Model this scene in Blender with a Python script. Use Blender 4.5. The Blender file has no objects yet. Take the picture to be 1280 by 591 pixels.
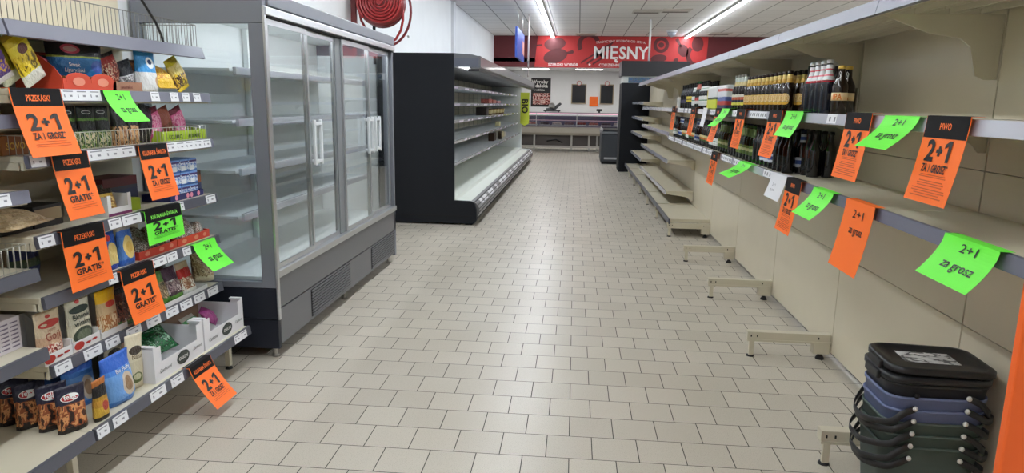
import bpy, bmesh, math, random
from mathutils import Vector, Matrix
random.seed(7)
PI = math.pi
scene = bpy.context.scene
COL = scene.collection

# ------------------------------------------------------------------ camera
F_PX, PITCH, YAW, ROLL, EYE = 855.3243, 0.192214845, -0.0927839, 0.01530742, 1.488
fw = Vector((math.sin(YAW) * math.cos(PITCH), math.cos(YAW) * math.cos(PITCH), -math.sin(PITCH)))
rt = Vector((math.cos(YAW), -math.sin(YAW), 0))
up = rt.cross(fw)
rt2 = rt * math.cos(ROLL) + up * math.sin(ROLL)
up2 = up * math.cos(ROLL) - rt * math.sin(ROLL)
cam = bpy.data.cameras.new('camera')
cam.sensor_width = 36.0
cam.lens = F_PX / 1280.0 * 36.0
cam.clip_start = 0.02
cam_o = bpy.data.objects.new('camera', cam)
COL.objects.link(cam_o)
cam_o.matrix_world = Matrix(((rt2.x, up2.x, -fw.x, 0), (rt2.y, up2.y, -fw.y, 0), (rt2.z, up2.z, -fw.z, EYE), (0, 0, 0, 1)))
scene.camera = cam_o

# ------------------------------------------------------------------ world, exposure, light levels
world = bpy.data.worlds.new('world')
scene.world = world
world.use_nodes = True
world.node_tree.nodes['Background'].inputs[0].default_value = (0.9, 0.95, 1.0, 1)
world.node_tree.nodes['Background'].inputs[1].default_value = 0.3
scene.view_settings.view_transform = 'Standard'
scene.view_settings.look = 'None'
scene.view_settings.gamma = 1.0
scene.view_settings.use_curve_mapping = False
scene.view_settings.exposure = 0.0
TUBE_POWER = 62.0        # emission of the ceiling light lines
DELI_POWER = 22.0        # emission of the light panels over the meat counter
FRIDGE_POWER = 2.2       # emission of the strip under the open cooler's canopy
scene.cycles.max_bounces = 8
scene.cycles.transparent_max_bounces = 24
scene.cycles.sample_clamp_indirect = 6.0
scene.cycles.caustics_reflective = False
scene.cycles.caustics_refractive = False

# ------------------------------------------------------------------ materials
def lin(c):
    return tuple((x / 255 / 12.92) if x / 255 <= 0.04045 else ((x / 255 + 0.055) / 1.055) ** 2.4 for x in c[:3]) + (1.0,)

MATS = {}
def mat(name, rgb, rough=0.5, metal=0.0, spec=0.5, noise=0.0, nscale=30.0, bump=0.0, coat=0.0):
    if name in MATS:
        return MATS[name]
    m = bpy.data.materials.new(name)
    m.use_nodes = True
    nt = m.node_tree
    b = nt.nodes['Principled BSDF']
    b.inputs['Base Color'].default_value = lin(rgb)
    b.inputs['Roughness'].default_value = rough
    b.inputs['Metallic'].default_value = metal
    b.inputs['Specular IOR Level'].default_value = spec
    if coat:
        b.inputs['Coat Weight'].default_value = coat
        b.inputs['Coat Roughness'].default_value = 0.08
    if noise or bump:
        tc = nt.nodes.new('ShaderNodeTexCoord')
        n = nt.nodes.new('ShaderNodeTexNoise')
        n.inputs['Scale'].default_value = nscale
        n.inputs['Detail'].default_value = 4
        nt.links.new(tc.outputs['Object'], n.inputs['Vector'])
        if noise:
            r = nt.nodes.new('ShaderNodeValToRGB')
            c = lin(rgb)
            r.color_ramp.elements[0].position = 0.3
            r.color_ramp.elements[1].position = 0.7
            r.color_ramp.elements[0].color = tuple(max(0, x * (1 - noise)) for x in c[:3]) + (1,)
            r.color_ramp.elements[1].color = tuple(min(1, x * (1 + noise)) for x in c[:3]) + (1,)
            nt.links.new(n.outputs['Fac'], r.inputs['Fac'])
            nt.links.new(r.outputs['Color'], b.inputs['Base Color'])
        if bump:
            bp = nt.nodes.new('ShaderNodeBump')
            bp.inputs['Strength'].default_value = bump
            bp.inputs['Distance'].default_value = 0.01
            nt.links.new(n.outputs['Fac'], bp.inputs['Height'])
            nt.links.new(bp.outputs['Normal'], b.inputs['Normal'])
    MATS[name] = m
    return m

def emit(name, rgb, power):
    if name in MATS:
        return MATS[name]
    m = bpy.data.materials.new(name)
    m.use_nodes = True
    nt = m.node_tree
    nt.nodes.clear()
    e = nt.nodes.new('ShaderNodeEmission')
    e.inputs[0].default_value = lin(rgb)
    e.inputs[1].default_value = power
    o = nt.nodes.new('ShaderNodeOutputMaterial')
    nt.links.new(e.outputs[0], o.inputs[0])
    MATS[name] = m
    return m

def glass(name, tint=(236, 244, 242), ior=1.45):
    if name in MATS:
        return MATS[name]
    m = bpy.data.materials.new(name)
    m.use_nodes = True
    nt = m.node_tree
    nt.nodes.clear()
    t = nt.nodes.new('ShaderNodeBsdfTransparent')
    t.inputs[0].default_value = lin(tint)
    g = nt.nodes.new('ShaderNodeBsdfGlossy')
    g.inputs['Roughness'].default_value = 0.015
    f = nt.nodes.new('ShaderNodeFresnel')
    geo = nt.nodes.new('ShaderNodeNewGeometry')
    mr = nt.nodes.new('ShaderNodeMapRange')          # a pane reflects alike from both faces
    mr.inputs['To Min'].default_value = ior
    mr.inputs['To Max'].default_value = 1.0 / ior
    nt.links.new(geo.outputs['Backfacing'], mr.inputs[0])
    nt.links.new(mr.outputs[0], f.inputs[0])
    mx = nt.nodes.new('ShaderNodeMixShader')
    o = nt.nodes.new('ShaderNodeOutputMaterial')
    nt.links.new(f.outputs[0], mx.inputs[0])
    nt.links.new(t.outputs[0], mx.inputs[1])
    nt.links.new(g.outputs[0], mx.inputs[2])
    nt.links.new(mx.outputs[0], o.inputs[0])
    MATS[name] = m
    return m

def packmat(name, stops, photo=None, blobs=(), rough=0.38, coat=0.0, wrinkle=0.35, scale=7.0):
    """Printed packaging. stops: [(height 0..1, rgb)] bands; photo: (lo, hi, [rgb...]) mottled printed picture between two heights;
    blobs: [(u, v, ru, rv, rgb)] printed ovals, u across the pack (its local y), v up (its local z), all in the pack's own box."""
    if name in MATS:
        return MATS[name]
    m = bpy.data.materials.new(name)
    m.use_nodes = True
    nt = m.node_tree
    N, L = nt.nodes, nt.links
    b = N['Principled BSDF']
    b.inputs['Roughness'].default_value = rough
    if coat:
        b.inputs['Coat Weight'].default_value = coat
    tc = N.new('ShaderNodeTexCoord')
    sp = N.new('ShaderNodeSeparateXYZ')
    L.new(tc.outputs['Generated'], sp.inputs[0])
    def math_(op, a, c=None):
        n = N.new('ShaderNodeMath')
        n.operation = op
        for i, v in enumerate((a, c)):
            if v is None: continue
            if isinstance(v, (int, float)): n.inputs[i].default_value = v
            else: L.new(v, n.inputs[i])
        return n.outputs[0]
    def mix(f, a, c):
        n = N.new('ShaderNodeMix')
        n.data_type = 'RGBA'
        L.new(f, n.inputs[0])
        L.new(a, n.inputs[6])
        if isinstance(c, tuple): n.inputs[7].default_value = c
        else: L.new(c, n.inputs[7])
        return n.outputs[2]
    r = N.new('ShaderNodeValToRGB')
    r.color_ramp.interpolation = 'CONSTANT'
    el = r.color_ramp.elements
    while len(el) > 1: el.remove(el[-1])
    for i, (p, c) in enumerate(stops):
        e = el[0] if i == 0 else el.new(p)
        e.position = p
        e.color = lin(c)
    nz = N.new('ShaderNodeTexNoise')
    nz.inputs['Scale'].default_value = 3.0
    L.new(tc.outputs['Generated'], nz.inputs['Vector'])
    wob = math_('ADD', sp.outputs[2], math_('MULTIPLY', math_('SUBTRACT', nz.outputs['Fac'], 0.5), 0.06))
    L.new(wob, r.inputs[0])
    out = r.outputs[0]
    if photo:
        lo, hi, cols = photo
        n2 = N.new('ShaderNodeTexNoise')
        n2.inputs['Scale'].default_value = scale
        n2.inputs['Detail'].default_value = 2.5
        L.new(tc.outputs['Generated'], n2.inputs['Vector'])
        r2 = N.new('ShaderNodeValToRGB')
        r2.color_ramp.interpolation = 'CONSTANT'
        e2 = r2.color_ramp.elements
        while len(e2) > 1: e2.remove(e2[-1])
        for i, c in enumerate(cols):
            p = 0.0 if i == 0 else 0.36 + 0.28 * (i - 0.5) / max(1, len(cols) - 1)
            e = e2[0] if i == 0 else e2.new(p)
            e.position = p
            e.color = lin(c)
        L.new(n2.outputs['Fac'], r2.inputs[0])
        wob2 = math_('ADD', sp.outputs[2], math_('MULTIPLY', math_('SUBTRACT', n2.outputs['Fac'], 0.5), 0.25))
        f = math_('MULTIPLY', math_('GREATER_THAN', wob2, lo), math_('LESS_THAN', wob2, hi))
        out = mix(f, out, r2.outputs[0])
    for (u, v, ru, rv, c) in blobs:
        du = math_('DIVIDE', math_('SUBTRACT', sp.outputs[1], u), ru)
        dv = math_('DIVIDE', math_('SUBTRACT', sp.outputs[2], v), rv)
        d = math_('ADD', math_('POWER', math_('ABSOLUTE', du), 2.0), math_('POWER', math_('ABSOLUTE', dv), 2.0))
        out = mix(math_('LESS_THAN', d, 1.0), out, lin(c))
    L.new(out, b.inputs['Base Color'])
    if wrinkle:
        n3 = N.new('ShaderNodeTexNoise')
        n3.inputs['Scale'].default_value = 9.0
        L.new(tc.outputs['Generated'], n3.inputs['Vector'])
        bp = N.new('ShaderNodeBump')
        bp.inputs['Strength'].default_value = wrinkle
        bp.inputs['Distance'].default_value = 0.02
        L.new(n3.outputs['Fac'], bp.inputs['Height'])
        L.new(bp.outputs['Normal'], b.inputs['Normal'])
    MATS[name] = m
    return m

# ------------------------------------------------------------------ geometry helpers
class MB:
    def __init__(s): s.v, s.f, s.mi, s.sm = [], [], [], []
    def add(s, vs, fs, mi=0, smooth=False):
        o = len(s.v)
        s.v += [tuple(v) for v in vs]
        s.f += [tuple(i + o for i in f) for f in fs]
        s.mi += [mi] * len(fs)
        s.sm += [smooth] * len(fs)
        return s
    def box(s, x0, x1, y0, y1, z0, z1, bev=0.0, mi=0):
        if x0 > x1: x0, x1 = x1, x0
        if y0 > y1: y0, y1 = y1, y0
        if z0 > z1: z0, z1 = z1, z0
        if bev <= 0:
            vs = [(x, y, z) for x in (x0, x1) for y in (y0, y1) for z in (z0, z1)]
            fs = [(0, 1, 3, 2), (4, 6, 7, 5), (0, 4, 5, 1), (2, 3, 7, 6), (0, 2, 6, 4), (1, 5, 7, 3)]
            return s.add(vs, fs, mi)
        bm = bmesh.new()
        bmesh.ops.create_cube(bm, size=1.0)
        for v in bm.verts:
            v.co = Vector(((x0 + x1) / 2 + v.co.x * (x1 - x0), (y0 + y1) / 2 + v.co.y * (y1 - y0), (z0 + z1) / 2 + v.co.z * (z1 - z0)))
        bmesh.ops.bevel(bm, geom=bm.edges[:], offset=min(bev, (x1 - x0) * .45, (y1 - y0) * .45, (z1 - z0) * .45), segments=2, profile=0.5, affect='EDGES')
        bm.verts.index_update()
        s.add([v.co[:] for v in bm.verts], [[v.index for v in f.verts] for f in bm.faces], mi)
        bm.free()
        return s
    def prism(s, pts, axis, a, b, mi=0, smooth=False):
        """extrude a closed 2-D outline along an axis: 'y' takes (x, z) points, 'x' takes (y, z), 'z' takes (x, y)"""
        n = len(pts)
        def P(p, t):
            return (p[0], t, p[1]) if axis == 'y' else (t, p[0], p[1]) if axis == 'x' else (p[0], p[1], t)
        vs = [P(p, a) for p in pts] + [P(p, b) for p in pts]
        area = sum(pts[i][0] * pts[(i + 1) % n][1] - pts[(i + 1) % n][0] * pts[i][1] for i in range(n))
        sgn = 1 if area > 0 else -1
        if axis == 'y': sgn = -sgn
        if b < a: sgn = -sgn
        fs = []
        for i in range(n):
            j = (i + 1) % n
            fs.append((i, j, n + j, n + i) if sgn > 0 else (j, i, n + i, n + j))
        s.add(vs, fs, mi, smooth)
        top = tuple(range(n, 2 * n)); bot = tuple(reversed(range(n)))
        if sgn < 0: top, bot = tuple(reversed(top)), tuple(reversed(bot))
        o = len(s.v) - 2 * n
        s.f += [tuple(i + o for i in top), tuple(i + o for i in bot)]
        s.mi += [mi, mi]; s.sm += [False, False]
        return s
    def lathe(s, prof, c=(0, 0, 0), n=20, mi=0, smooth=True, axis='z'):
        vs, fs = [], []
        for (r, h) in prof:
            for k in range(n):
                a = 2 * PI * k / n
                if axis == 'z': vs.append((c[0] + r * math.cos(a), c[1] + r * math.sin(a), c[2] + h))
                elif axis == 'y': vs.append((c[0] + r * math.sin(a), c[1] + h, c[2] + r * math.cos(a)))
                else: vs.append((c[0] + h, c[1] + r * math.cos(a), c[2] + r * math.sin(a)))
        m = len(prof)
        for i in range(m - 1):
            for k in range(n):
                k2 = (k + 1) % n
                fs.append((i * n + k, i * n + k2, (i + 1) * n + k2, (i + 1) * n + k))
        if prof[0][0] > 1e-6: fs.append(tuple(reversed(range(n))))
        if prof[-1][0] > 1e-6: fs.append(tuple((m - 1) * n + k for k in range(n)))
        return s.add(vs, fs, mi, smooth)
    def cyl(s, c, r, h, n=16, axis='z', mi=0):
        return s.lathe([(r, 0), (r, h)], c, n, mi, False, axis)
    def tube(s, pts, r, n=8, mi=0, closed=False):
        P = [Vector(p) for p in pts]
        m = len(P)
        vs, fs = [], []
        prev = None
        for i in range(m):
            if closed: t = (P[(i + 1) % m] - P[i - 1]).normalized()
            else: t = (P[min(i + 1, m - 1)] - P[max(i - 1, 0)]).normalized()
            if prev is None:
                u = t.cross(Vector((0, 0, 1)))
                if u.length < 0.1: u = t.cross(Vector((1, 0, 0)))
            else:
                u = prev - t * prev.dot(t)
            u.normalize(); prev = u
            w = t.cross(u)
            rr = r[i] if isinstance(r, (list, tuple)) else r
            for k in range(n):
                a = 2 * PI * k / n
                vs.append(P[i] + u * math.cos(a) * rr + w * math.sin(a) * rr)
        for i in range(m if closed else m - 1):
            j = (i + 1) % m
            for k in range(n):
                k2 = (k + 1) % n
                fs.append((i * n + k, i * n + k2, j * n + k2, j * n + k))
        if not closed:
            fs.append(tuple(reversed(range(n)))); fs.append(tuple((m - 1) * n + k for k in range(n)))
        return s.add(vs, fs, mi, True)
    def band(s, pts, nrm, w, t, mi=0):
        """a flat strap through pts: w wide along the given normals' cross direction, t thick"""
        P = [Vector(p) for p in pts]
        m = len(P)
        vs, fs = [], []
        for i in range(m):
            tg = (P[min(i + 1, m - 1)] - P[max(i - 1, 0)]).normalized()
            nn = Vector(nrm[i]).normalized()
            side = tg.cross(nn).normalized()
            for a, b in ((-1, -1), (1, -1), (1, 1), (-1, 1)):
                vs.append(P[i] + side * a * w / 2 + nn * b * t / 2)
        for i in range(m - 1):
            for k in range(4):
                k2 = (k + 1) % 4
                fs.append((i * 4 + k, i * 4 + k2, i * 4 + 4 + k2, i * 4 + 4 + k))
        fs += [(3, 2, 1, 0), tuple((m - 1) * 4 + k for k in range(4))]
        return s.add(vs, fs, mi, True)
    def mesh(s, name, mats):
        me = bpy.data.meshes.new(name)
        me.from_pydata(s.v, [], s.f)
        for m in (mats if isinstance(mats, (list, tuple)) else [mats]): me.materials.append(m)
        me.polygons.foreach_set('material_index', s.mi)
        me.polygons.foreach_set('use_smooth', s.sm)
        me.update()
        return me
    def build(s, name, mats, parent=None, loc=(0, 0, 0), rot=(0, 0, 0), label=None):
        o = bpy.data.objects.new(name, s.mesh(name, mats))
        COL.objects.link(o)
        o.location = loc; o.rotation_euler = rot
        if parent: o.parent = parent
        if label: o['label'] = label
        return o

def fixn(o):
    bm = bmesh.new(); bm.from_mesh(o.data)
    bmesh.ops.recalc_face_normals(bm, faces=bm.faces[:])
    bm.to_mesh(o.data); bm.free()
    return o

def tag(o, label, cat, group=None, kind=None):
    o['label'] = label; o['category'] = cat
    if group: o['group'] = group
    if kind: o['kind'] = kind
    return o

def thing(name, label, cat, loc=(0, 0, 0), rz=0.0, group=None, rot=None):
    o = bpy.data.objects.new(name, None)
    COL.objects.link(o)
    o.empty_display_size = 0.1
    o.location = loc; o.rotation_euler = rot if rot else (0, 0, rz)
    return tag(o, label, cat, group)

def kids(o): return list(o.children)

def dup(src, label, loc, rot=None, group=None, scale=None):
    def cp(o, parent):
        c = o.copy(); COL.objects.link(c)
        if parent is not None: c.parent = parent
        for ch in KIDS.get(o.name, []): cp(ch, c)
        return c
    r = cp(src, None)
    r.location = loc
    if rot: r.rotation_euler = rot
    if scale: r.scale = scale
    r['label'] = label
    if group: r['group'] = group
    return r
KIDS = {}
def index_kids(root):
    KIDS[root.name] = [o for o in bpy.data.objects if o.parent == root]
    for c in KIDS[root.name]: index_kids(c)

ORD = ['first', 'second', 'third', 'fourth', 'fifth', 'sixth', 'seventh', 'eighth', 'ninth', 'tenth', 'eleventh', 'twelfth', 'thirteenth',
       'fourteenth', 'fifteenth', 'sixteenth', 'seventeenth', 'eighteenth', 'nineteenth', 'twentieth']
def nth(i):
    if i < 20: return ORD[i]
    t = {2: 'twenty', 3: 'thirty', 4: 'forty', 5: 'fifty'}
    q, r = divmod(i + 1, 10)
    return t[q] + '-' + ORD[r - 1] if r else {3: 'thirtieth', 4: 'fortieth', 5: 'fiftieth'}[q]

TXT = {}
def text_geo(s, bold=0.0):
    key = (s, bold)
    if s == '2+1' and bold > .03 and key not in TXT:      # heavy offer lettering with a flagged figure one
        v2, f2 = text_geo('2', bold)
        vs = [(x - .52, y) for x, y in v2]; fs = list(f2)
        def poly(P):
            o = len(vs); vs.extend(P); fs.append(tuple(range(o, o + len(P))))
        poly([(-.17, .28), (-.17, .40), (.17, .40), (.17, .28)])
        poly([(-.06, .17), (-.06, .51), (.06, .51), (.06, .17)])
        poly([(.27, .44), (.27, .58), (.48, .71), (.48, .535)])
        poly([(.48, -.01), (.48, .71), (.64, .71), (.64, -.01)])
        TXT[key] = (vs, fs)
    if key not in TXT:
        c = bpy.data.curves.new('lettering', 'FONT')
        c.body = s; c.align_x = 'CENTER'; c.offset = bold; c.resolution_u = 3
        c.space_character = 1.0 + bold * 1.5
        o = bpy.data.objects.new('lettering', c)
        COL.objects.link(o)
        dg = bpy.context.evaluated_depsgraph_get()
        ev = o.evaluated_get(dg)
        me = ev.to_mesh()
        TXT[key] = ([(v.co.x, v.co.y) for v in me.vertices], [tuple(p.vertices) for p in me.polygons])
        ev.to_mesh_clear()
        bpy.data.objects.remove(o); bpy.data.curves.remove(c)
    return TXT[key]

def text_width(s, bold=0.0):
    xs = [x for x, y in text_geo(s, bold)[0]]
    return max(xs) - min(xs)

def put_text(mb, s, size, cx, cy, fn, bold=0.0, sx=1.0, mi=0, arc=0.0):
    """letters of cap height ~0.7*size, centred on cx, baseline cy; fn maps (u, v) to a 3-D point"""
    vs, fs = text_geo(s, bold)
    pts = []
    for (x, y) in vs:
        u, v = cx + x * size * sx, cy + y * size
        if arc: v -= arc * (x * size * sx) ** 2
        pts.append(fn(u, v))
    mb.add(pts, fs, mi)
    return mb

# ------------------------------------------------------------------ base materials
WHITE_WALL = mat('white_wall_paint', (236, 238, 239), 0.7, noise=0.02, nscale=3)
CREAM = mat('cream_powder_coat', (208, 200, 178), 0.34, noise=0.015, nscale=8)
CREAM_PANEL = mat('cream_panel_steel', (216, 206, 182), 0.30, noise=0.02, nscale=4)
CREAM_GREEN = mat('cooler_liner', (228, 224, 202), 0.4)
RAIL = mat('lavender_grey_rail', (112, 112, 126), 0.35, spec=0.5)
RAIL_DARK = mat('dark_grey_rail', (84, 85, 94), 0.4)
RAIL_CLEAR = mat('clear_price_rail', (196, 197, 206), 0.18, spec=0.6, coat=0.6)
CHROME = mat('chromed_wire', (205, 205, 200), 0.22, 1.0)
STEEL = mat('stainless_steel', (190, 188, 184), 0.3, 1.0)
ALU = mat('brushed_aluminium', (205, 207, 210), 0.32, 0.9)
GREY = mat('grey_cabinet_paint', (120, 123, 132), 0.38)
GREY_FRONT = mat('grey_kick_paint', (100, 100, 104), 0.42)
NAVY = mat('anthracite_panel', (34, 37, 47), 0.5, spec=0.3)
NAVY2 = mat('anthracite_side_panel', (17, 20, 26), 0.6, spec=0.3)
BLACK = mat('black_plastic', (22, 22, 24), 0.45)
BLACK_GLOSS = mat('black_gloss', (16, 16, 18), 0.2)
SLOT = mat('dark_slot', (14, 14, 16), 0.8)
INNER = mat('white_cooler_liner', (240, 243, 242), 0.35)
SHELF_WHITE = mat('white_cooler_shelf', (228, 232, 234), 0.3)
ORANGE = mat('fluorescent_orange_paper', (255, 116, 34), 0.6)
ORANGE_BOARD = mat('orange_board', (240, 100, 30), 0.55)
GREEN = mat('fluorescent_green_paper', (112, 246, 66), 0.6)
INK = mat('black_print', (18, 16, 18), 0.5)
INK_HEAD = mat('black_header_print', (18, 15, 16), 0.7, spec=0.2)
FINE = mat('fine_print_ink', (196, 84, 28), 0.6)
PAPER = mat('white_paper', (232, 232, 234), 0.55)
PAPER_GREY = mat('grey_print', (120, 120, 126), 0.6)
WHITE_PRINT = mat('white_print', (240, 238, 234), 0.5)
RED_PRINT = mat('red_print', (190, 36, 34), 0.5)
GLASS = glass('clear_pane', (250, 252, 252))
GLASS_SIDE = glass('side_pane', (246, 249, 250), 1.6)

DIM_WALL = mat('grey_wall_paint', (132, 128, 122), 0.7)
# ------------------------------------------------------------------ the room
XL, XR, YB, YF, ZC = -2.44, 8.5, -3.2, 25.0, 3.35
YFAS = 19.8
def structure(o, label=None):
    o['kind'] = 'structure'
    if label: o['label'] = label
    return o

def floor_material():
    m = bpy.data.materials.new('beige_floor_tiles')
    m.use_nodes = True
    N, L = m.node_tree.nodes, m.node_tree.links
    b = N['Principled BSDF']
    tc = N.new('ShaderNodeTexCoord')
    mp = N.new('ShaderNodeMapping')
    mp.vector_type = 'POINT'
    mp.inputs['Rotation'].default_value = (0, 0, -0.0047)
    mp.inputs['Location'].default_value = (40.0 + 0.58036, 40.0 - 3.1076, 0)
    L.new(tc.outputs['Object'], mp.inputs['Vector'])
    br = N.new('ShaderNodeTexBrick')
    br.offset = 0.5; br.offset_frequency = 2; br.squash = 1.0
    br.inputs['Scale'].default_value = 1.0
    br.inputs['Brick Width'].default_value = 0.2
    br.inputs['Row Height'].default_value = 0.2
    br.inputs['Mortar Size'].default_value = 0.0020
    br.inputs['Mortar Smooth'].default_value = 0.1
    br.inputs['Bias'].default_value = 0.0
    br.inputs['Color1'].default_value = lin((205, 197, 183))
    br.inputs['Color2'].default_value = lin((195, 187, 173))
    br.inputs['Mortar'].default_value = lin((50, 45, 40))
    L.new(mp.outputs[0], br.inputs['Vector'])
    n = N.new('ShaderNodeTexNoise')
    n.inputs['Scale'].default_value = 260.0
    n.inputs['Detail'].default_value = 2.0
    L.new(tc.outputs['Object'], n.inputs['Vector'])
    r = N.new('ShaderNodeValToRGB')
    r.color_ramp.elements[0].position = 0.33; r.color_ramp.elements[0].color = (0.72, 0.70, 0.66, 1)
    r.color_ramp.elements[1].position = 0.45; r.color_ramp.elements[1].color = (1, 1, 1, 1)
    L.new(n.outputs['Fac'], r.inputs[0])
    n2 = N.new('ShaderNodeTexNoise')
    n2.inputs['Scale'].default_value = 1.1
    L.new(tc.outputs['Object'], n2.inputs['Vector'])
    r2 = N.new('ShaderNodeValToRGB')
    r2.color_ramp.elements[0].position = 0.3; r2.color_ramp.elements[0].color = (0.93, 0.92, 0.90, 1)
    r2.color_ramp.elements[1].position = 0.7; r2.color_ramp.elements[1].color = (1.0, 1.0, 1.0, 1)
    L.new(n2.outputs['Fac'], r2.inputs[0])
    def mul(a, c):
        x = N.new('ShaderNodeMix'); x.data_type = 'RGBA'; x.blend_type = 'MULTIPLY'; x.inputs[0].default_value = 1.0
        L.new(a, x.inputs[6]); L.new(c, x.inputs[7]); return x.outputs[2]
    L.new(mul(mul(br.outputs['Color'], r.outputs[0]), r2.outputs[0]), b.inputs['Base Color'])
    rr = N.new('ShaderNodeMapRange')
    b.inputs['Specular IOR Level'].default_value = 0.36
    rr.inputs['To Min'].default_value = 0.33; rr.inputs['To Max'].default_value = 0.7
    L.new(br.outputs['Fac'], rr.inputs[0])
    L.new(rr.outputs[0], b.inputs['Roughness'])
    bp = N.new('ShaderNodeBump')
    bp.invert = True
    bp.inputs['Strength'].default_value = 0.5; bp.inputs['Distance'].default_value = 0.002
    L.new(br.outputs['Fac'], bp.inputs['Height'])
    L.new(bp.outputs[0], b.inputs['Normal'])
    return m

def ceiling_material():
    m = bpy.data.materials.new('white_ceiling_tiles')
    m.use_nodes = True
    N, L = m.node_tree.nodes, m.node_tree.links
    b = N['Principled BSDF']
    b.inputs['Roughness'].default_value = 0.8
    tc = N.new('ShaderNodeTexCoord')
    mp = N.new('ShaderNodeMapping')
    mp.inputs['Location'].default_value = (60.0 + 0.04, 60.0, 0)
    L.new(tc.outputs['Object'], mp.inputs['Vector'])
    br = N.new('ShaderNodeTexBrick')
    br.offset = 0.0; br.squash = 1.0
    br.inputs['Scale'].default_value = 1.0
    br.inputs['Brick Width'].default_value = 0.6
    br.inputs['Row Height'].default_value = 0.6
    br.inputs['Mortar Size'].default_value = 0.012
    br.inputs['Mortar Smooth'].default_value = 0.2
    br.inputs['Color1'].default_value = lin((240, 239, 237))
    br.inputs['Color2'].default_value = lin((233, 232, 230))
    br.inputs['Mortar'].default_value = lin((150, 149, 147))
    L.new(mp.outputs[0], br.inputs['Vector'])
    L.new(br.outputs['Color'], b.inputs['Base Color'])
    return m

structure(MB().box(XL - .1, XR + .1, YB - .1, YF + .1, -0.1, 0).build('floor', floor_material()), 'beige stone effect floor tiles laid in staggered rows')
structure(MB().box(XL - .1, XR + .1, YB - .1, YFAS, ZC, ZC + .1).build('ceiling', ceiling_material()), 'white suspended ceiling of square tiles')
structure(MB().box(XL - .1, XR + .1, YFAS, YF + .1, 2.64, 2.74).build('ceiling_deli', WHITE_WALL), 'low white ceiling over the meat counter')
structure(MB().box(XL - .1, XL, YB - .1, YF + .1, 0, ZC).build('wall_left', WHITE_WALL))
structure(MB().box(XR, XR + .1, YB - .1, YF + .1, 0, ZC).build('wall_right', DIM_WALL))
structure(MB().box(XL, XR, YB - .1, YB, 0, ZC).build('wall_rear', DIM_WALL))
structure(MB().box(XL, XR, YF, YF + .1, 0, 2.64).build('wall_far', WHITE_WALL))
MAROON = mat('maroon_paint', (92, 20, 26), 0.55)
structure(MB().box(XL, XR, YFAS, YFAS + .12, 2.50, ZC).build('wall_fascia', MAROON), 'dark red fascia above the meat counter')
structure(MB().box(XL, XL + .05, 13.2, 13.45, 0, ZC).build('trim_1', mat('white_trunking', (222, 224, 228), 0.5)), 'white trunking running up the left wall')

# ------------------------------------------------------------------ ceiling lights
LIGHT = emit('lamp_white', (240, 247, 255), TUBE_POWER)
def light_line(x, y0, y1, label):
    t = thing('ceiling_light', label, 'ceiling light', (x, (y0 + y1) / 2, ZC), group='linear ceiling lights')
    h = (y1 - y0) / 2
    MB().box(-.045, .045, -h, h, -.04, -.002).build('housing', mat('lamp_housing', (200, 200, 198), 0.4), t)
    MB().box(-.033, .033, -h + .01, h - .01, -.055, -.04).build('diffuser', LIGHT, t)
light_line(-0.78, -2.6, YFAS - .05, 'long white light line on the ceiling above the aisle')
light_line(2.85, -2.6, YFAS - .05, 'long white light line on the ceiling behind the beer shelves')
light_line(6.3, -2.6, YFAS - .05, 'long white light line nearest the right wall')

VENT = mat('vent_grey', (206, 203, 196), 0.5)
for i, (x, y, lab) in enumerate(((1.30, 14.6, 'slotted ceiling vent left of its twin before the fascia'), (1.87, 14.47, 'slotted ceiling vent right of its twin before the fascia'),
                                 (0.13, 19.3, 'slotted ceiling vent above the meat sign lettering'), (3.59, 18.93, 'slotted ceiling vent right of the far light line'))):
    t = thing('ceiling_vent', lab, 'ceiling vent', (x, y, ZC), group='slotted ceiling vents')
    MB().box(-.28, .28, -.28, .28, -.012, 0, .004).build('plate', VENT, t)
    MB().box(-.25, .25, .10, .24, -.014, -.011).build('slot', mat('vent_slot', (96, 90, 84), 0.7), t)

# small white speaker/camera by the far light line
t = thing('ceiling_camera', 'small white dome camera on the ceiling beside the far light line', 'camera', (2.27, 18.2, ZC))
MB().lathe([(.14, 0), (.14, -.05), (.10, -.05)][::-1], (0, 0, 0), 20).build('mount', mat('camera_white', (214, 216, 220), 0.4), t)
MB().lathe([(.0, -.17), (.06, -.155), (.10, -.11), (.115, -.05)], (0, 0, 0), 20).build('dome', mat('camera_dome', (176, 182, 194), 0.25), t)
# ------------------------------------------------------------------ fascia banner
RED = mat('banner_red', (180, 41, 41), 0.5)
RED_DARK = mat('banner_drawing', (88, 26, 29), 0.5)
bn = thing('banner', 'red meat department banner with white MIĘSNY lettering on the fascia', 'banner', (0, YFAS - .012, 0))
MB().prism([(-1.285, 2.492), (3.435, 2.50), (3.46, 3.34), (-1.20, 3.34)], 'y', -.008, .010).build('sheet', RED, bn)
fb = lambda u, v: (u, -.0095, v)
mb = MB(); put_text(mb, 'MIĘSNY', 0.46, 1.10, 2.745, fb, 0.022, 0.92); mb.build('lettering', WHITE_PRINT, bn)
mb = MB(); put_text(mb, 'TRADYCYJNY ROZBIÓR OD 1995 R.', 0.085, 1.10, 3.19, fb, 0.008, 1.0, arc=0.10); mb.build('lettering', WHITE_PRINT, bn)
mb = MB(); put_text(mb, 'SZEROKI WYBÓR', 0.105, -.48, 2.535, fb, 0.012, 1.0); mb.build('lettering', WHITE_PRINT, bn)
mb = MB(); put_text(mb, '★', 0.10, .26, 2.545, fb, 0.0, 1.0); mb.build('lettering', WHITE_PRINT, bn)
mb = MB(); put_text(mb, 'CODZIENNE DOSTAWY', 0.105, 1.10, 2.535, fb, 0.012, 1.0); mb.build('lettering', WHITE_PRINT, bn)
mb = MB(); put_text(mb, 'Z OKOLICZNYCH MASARNI', 0.105, 2.75, 2.535, fb, 0.012, .75); mb.build('lettering', WHITE_PRINT, bn)
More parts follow.
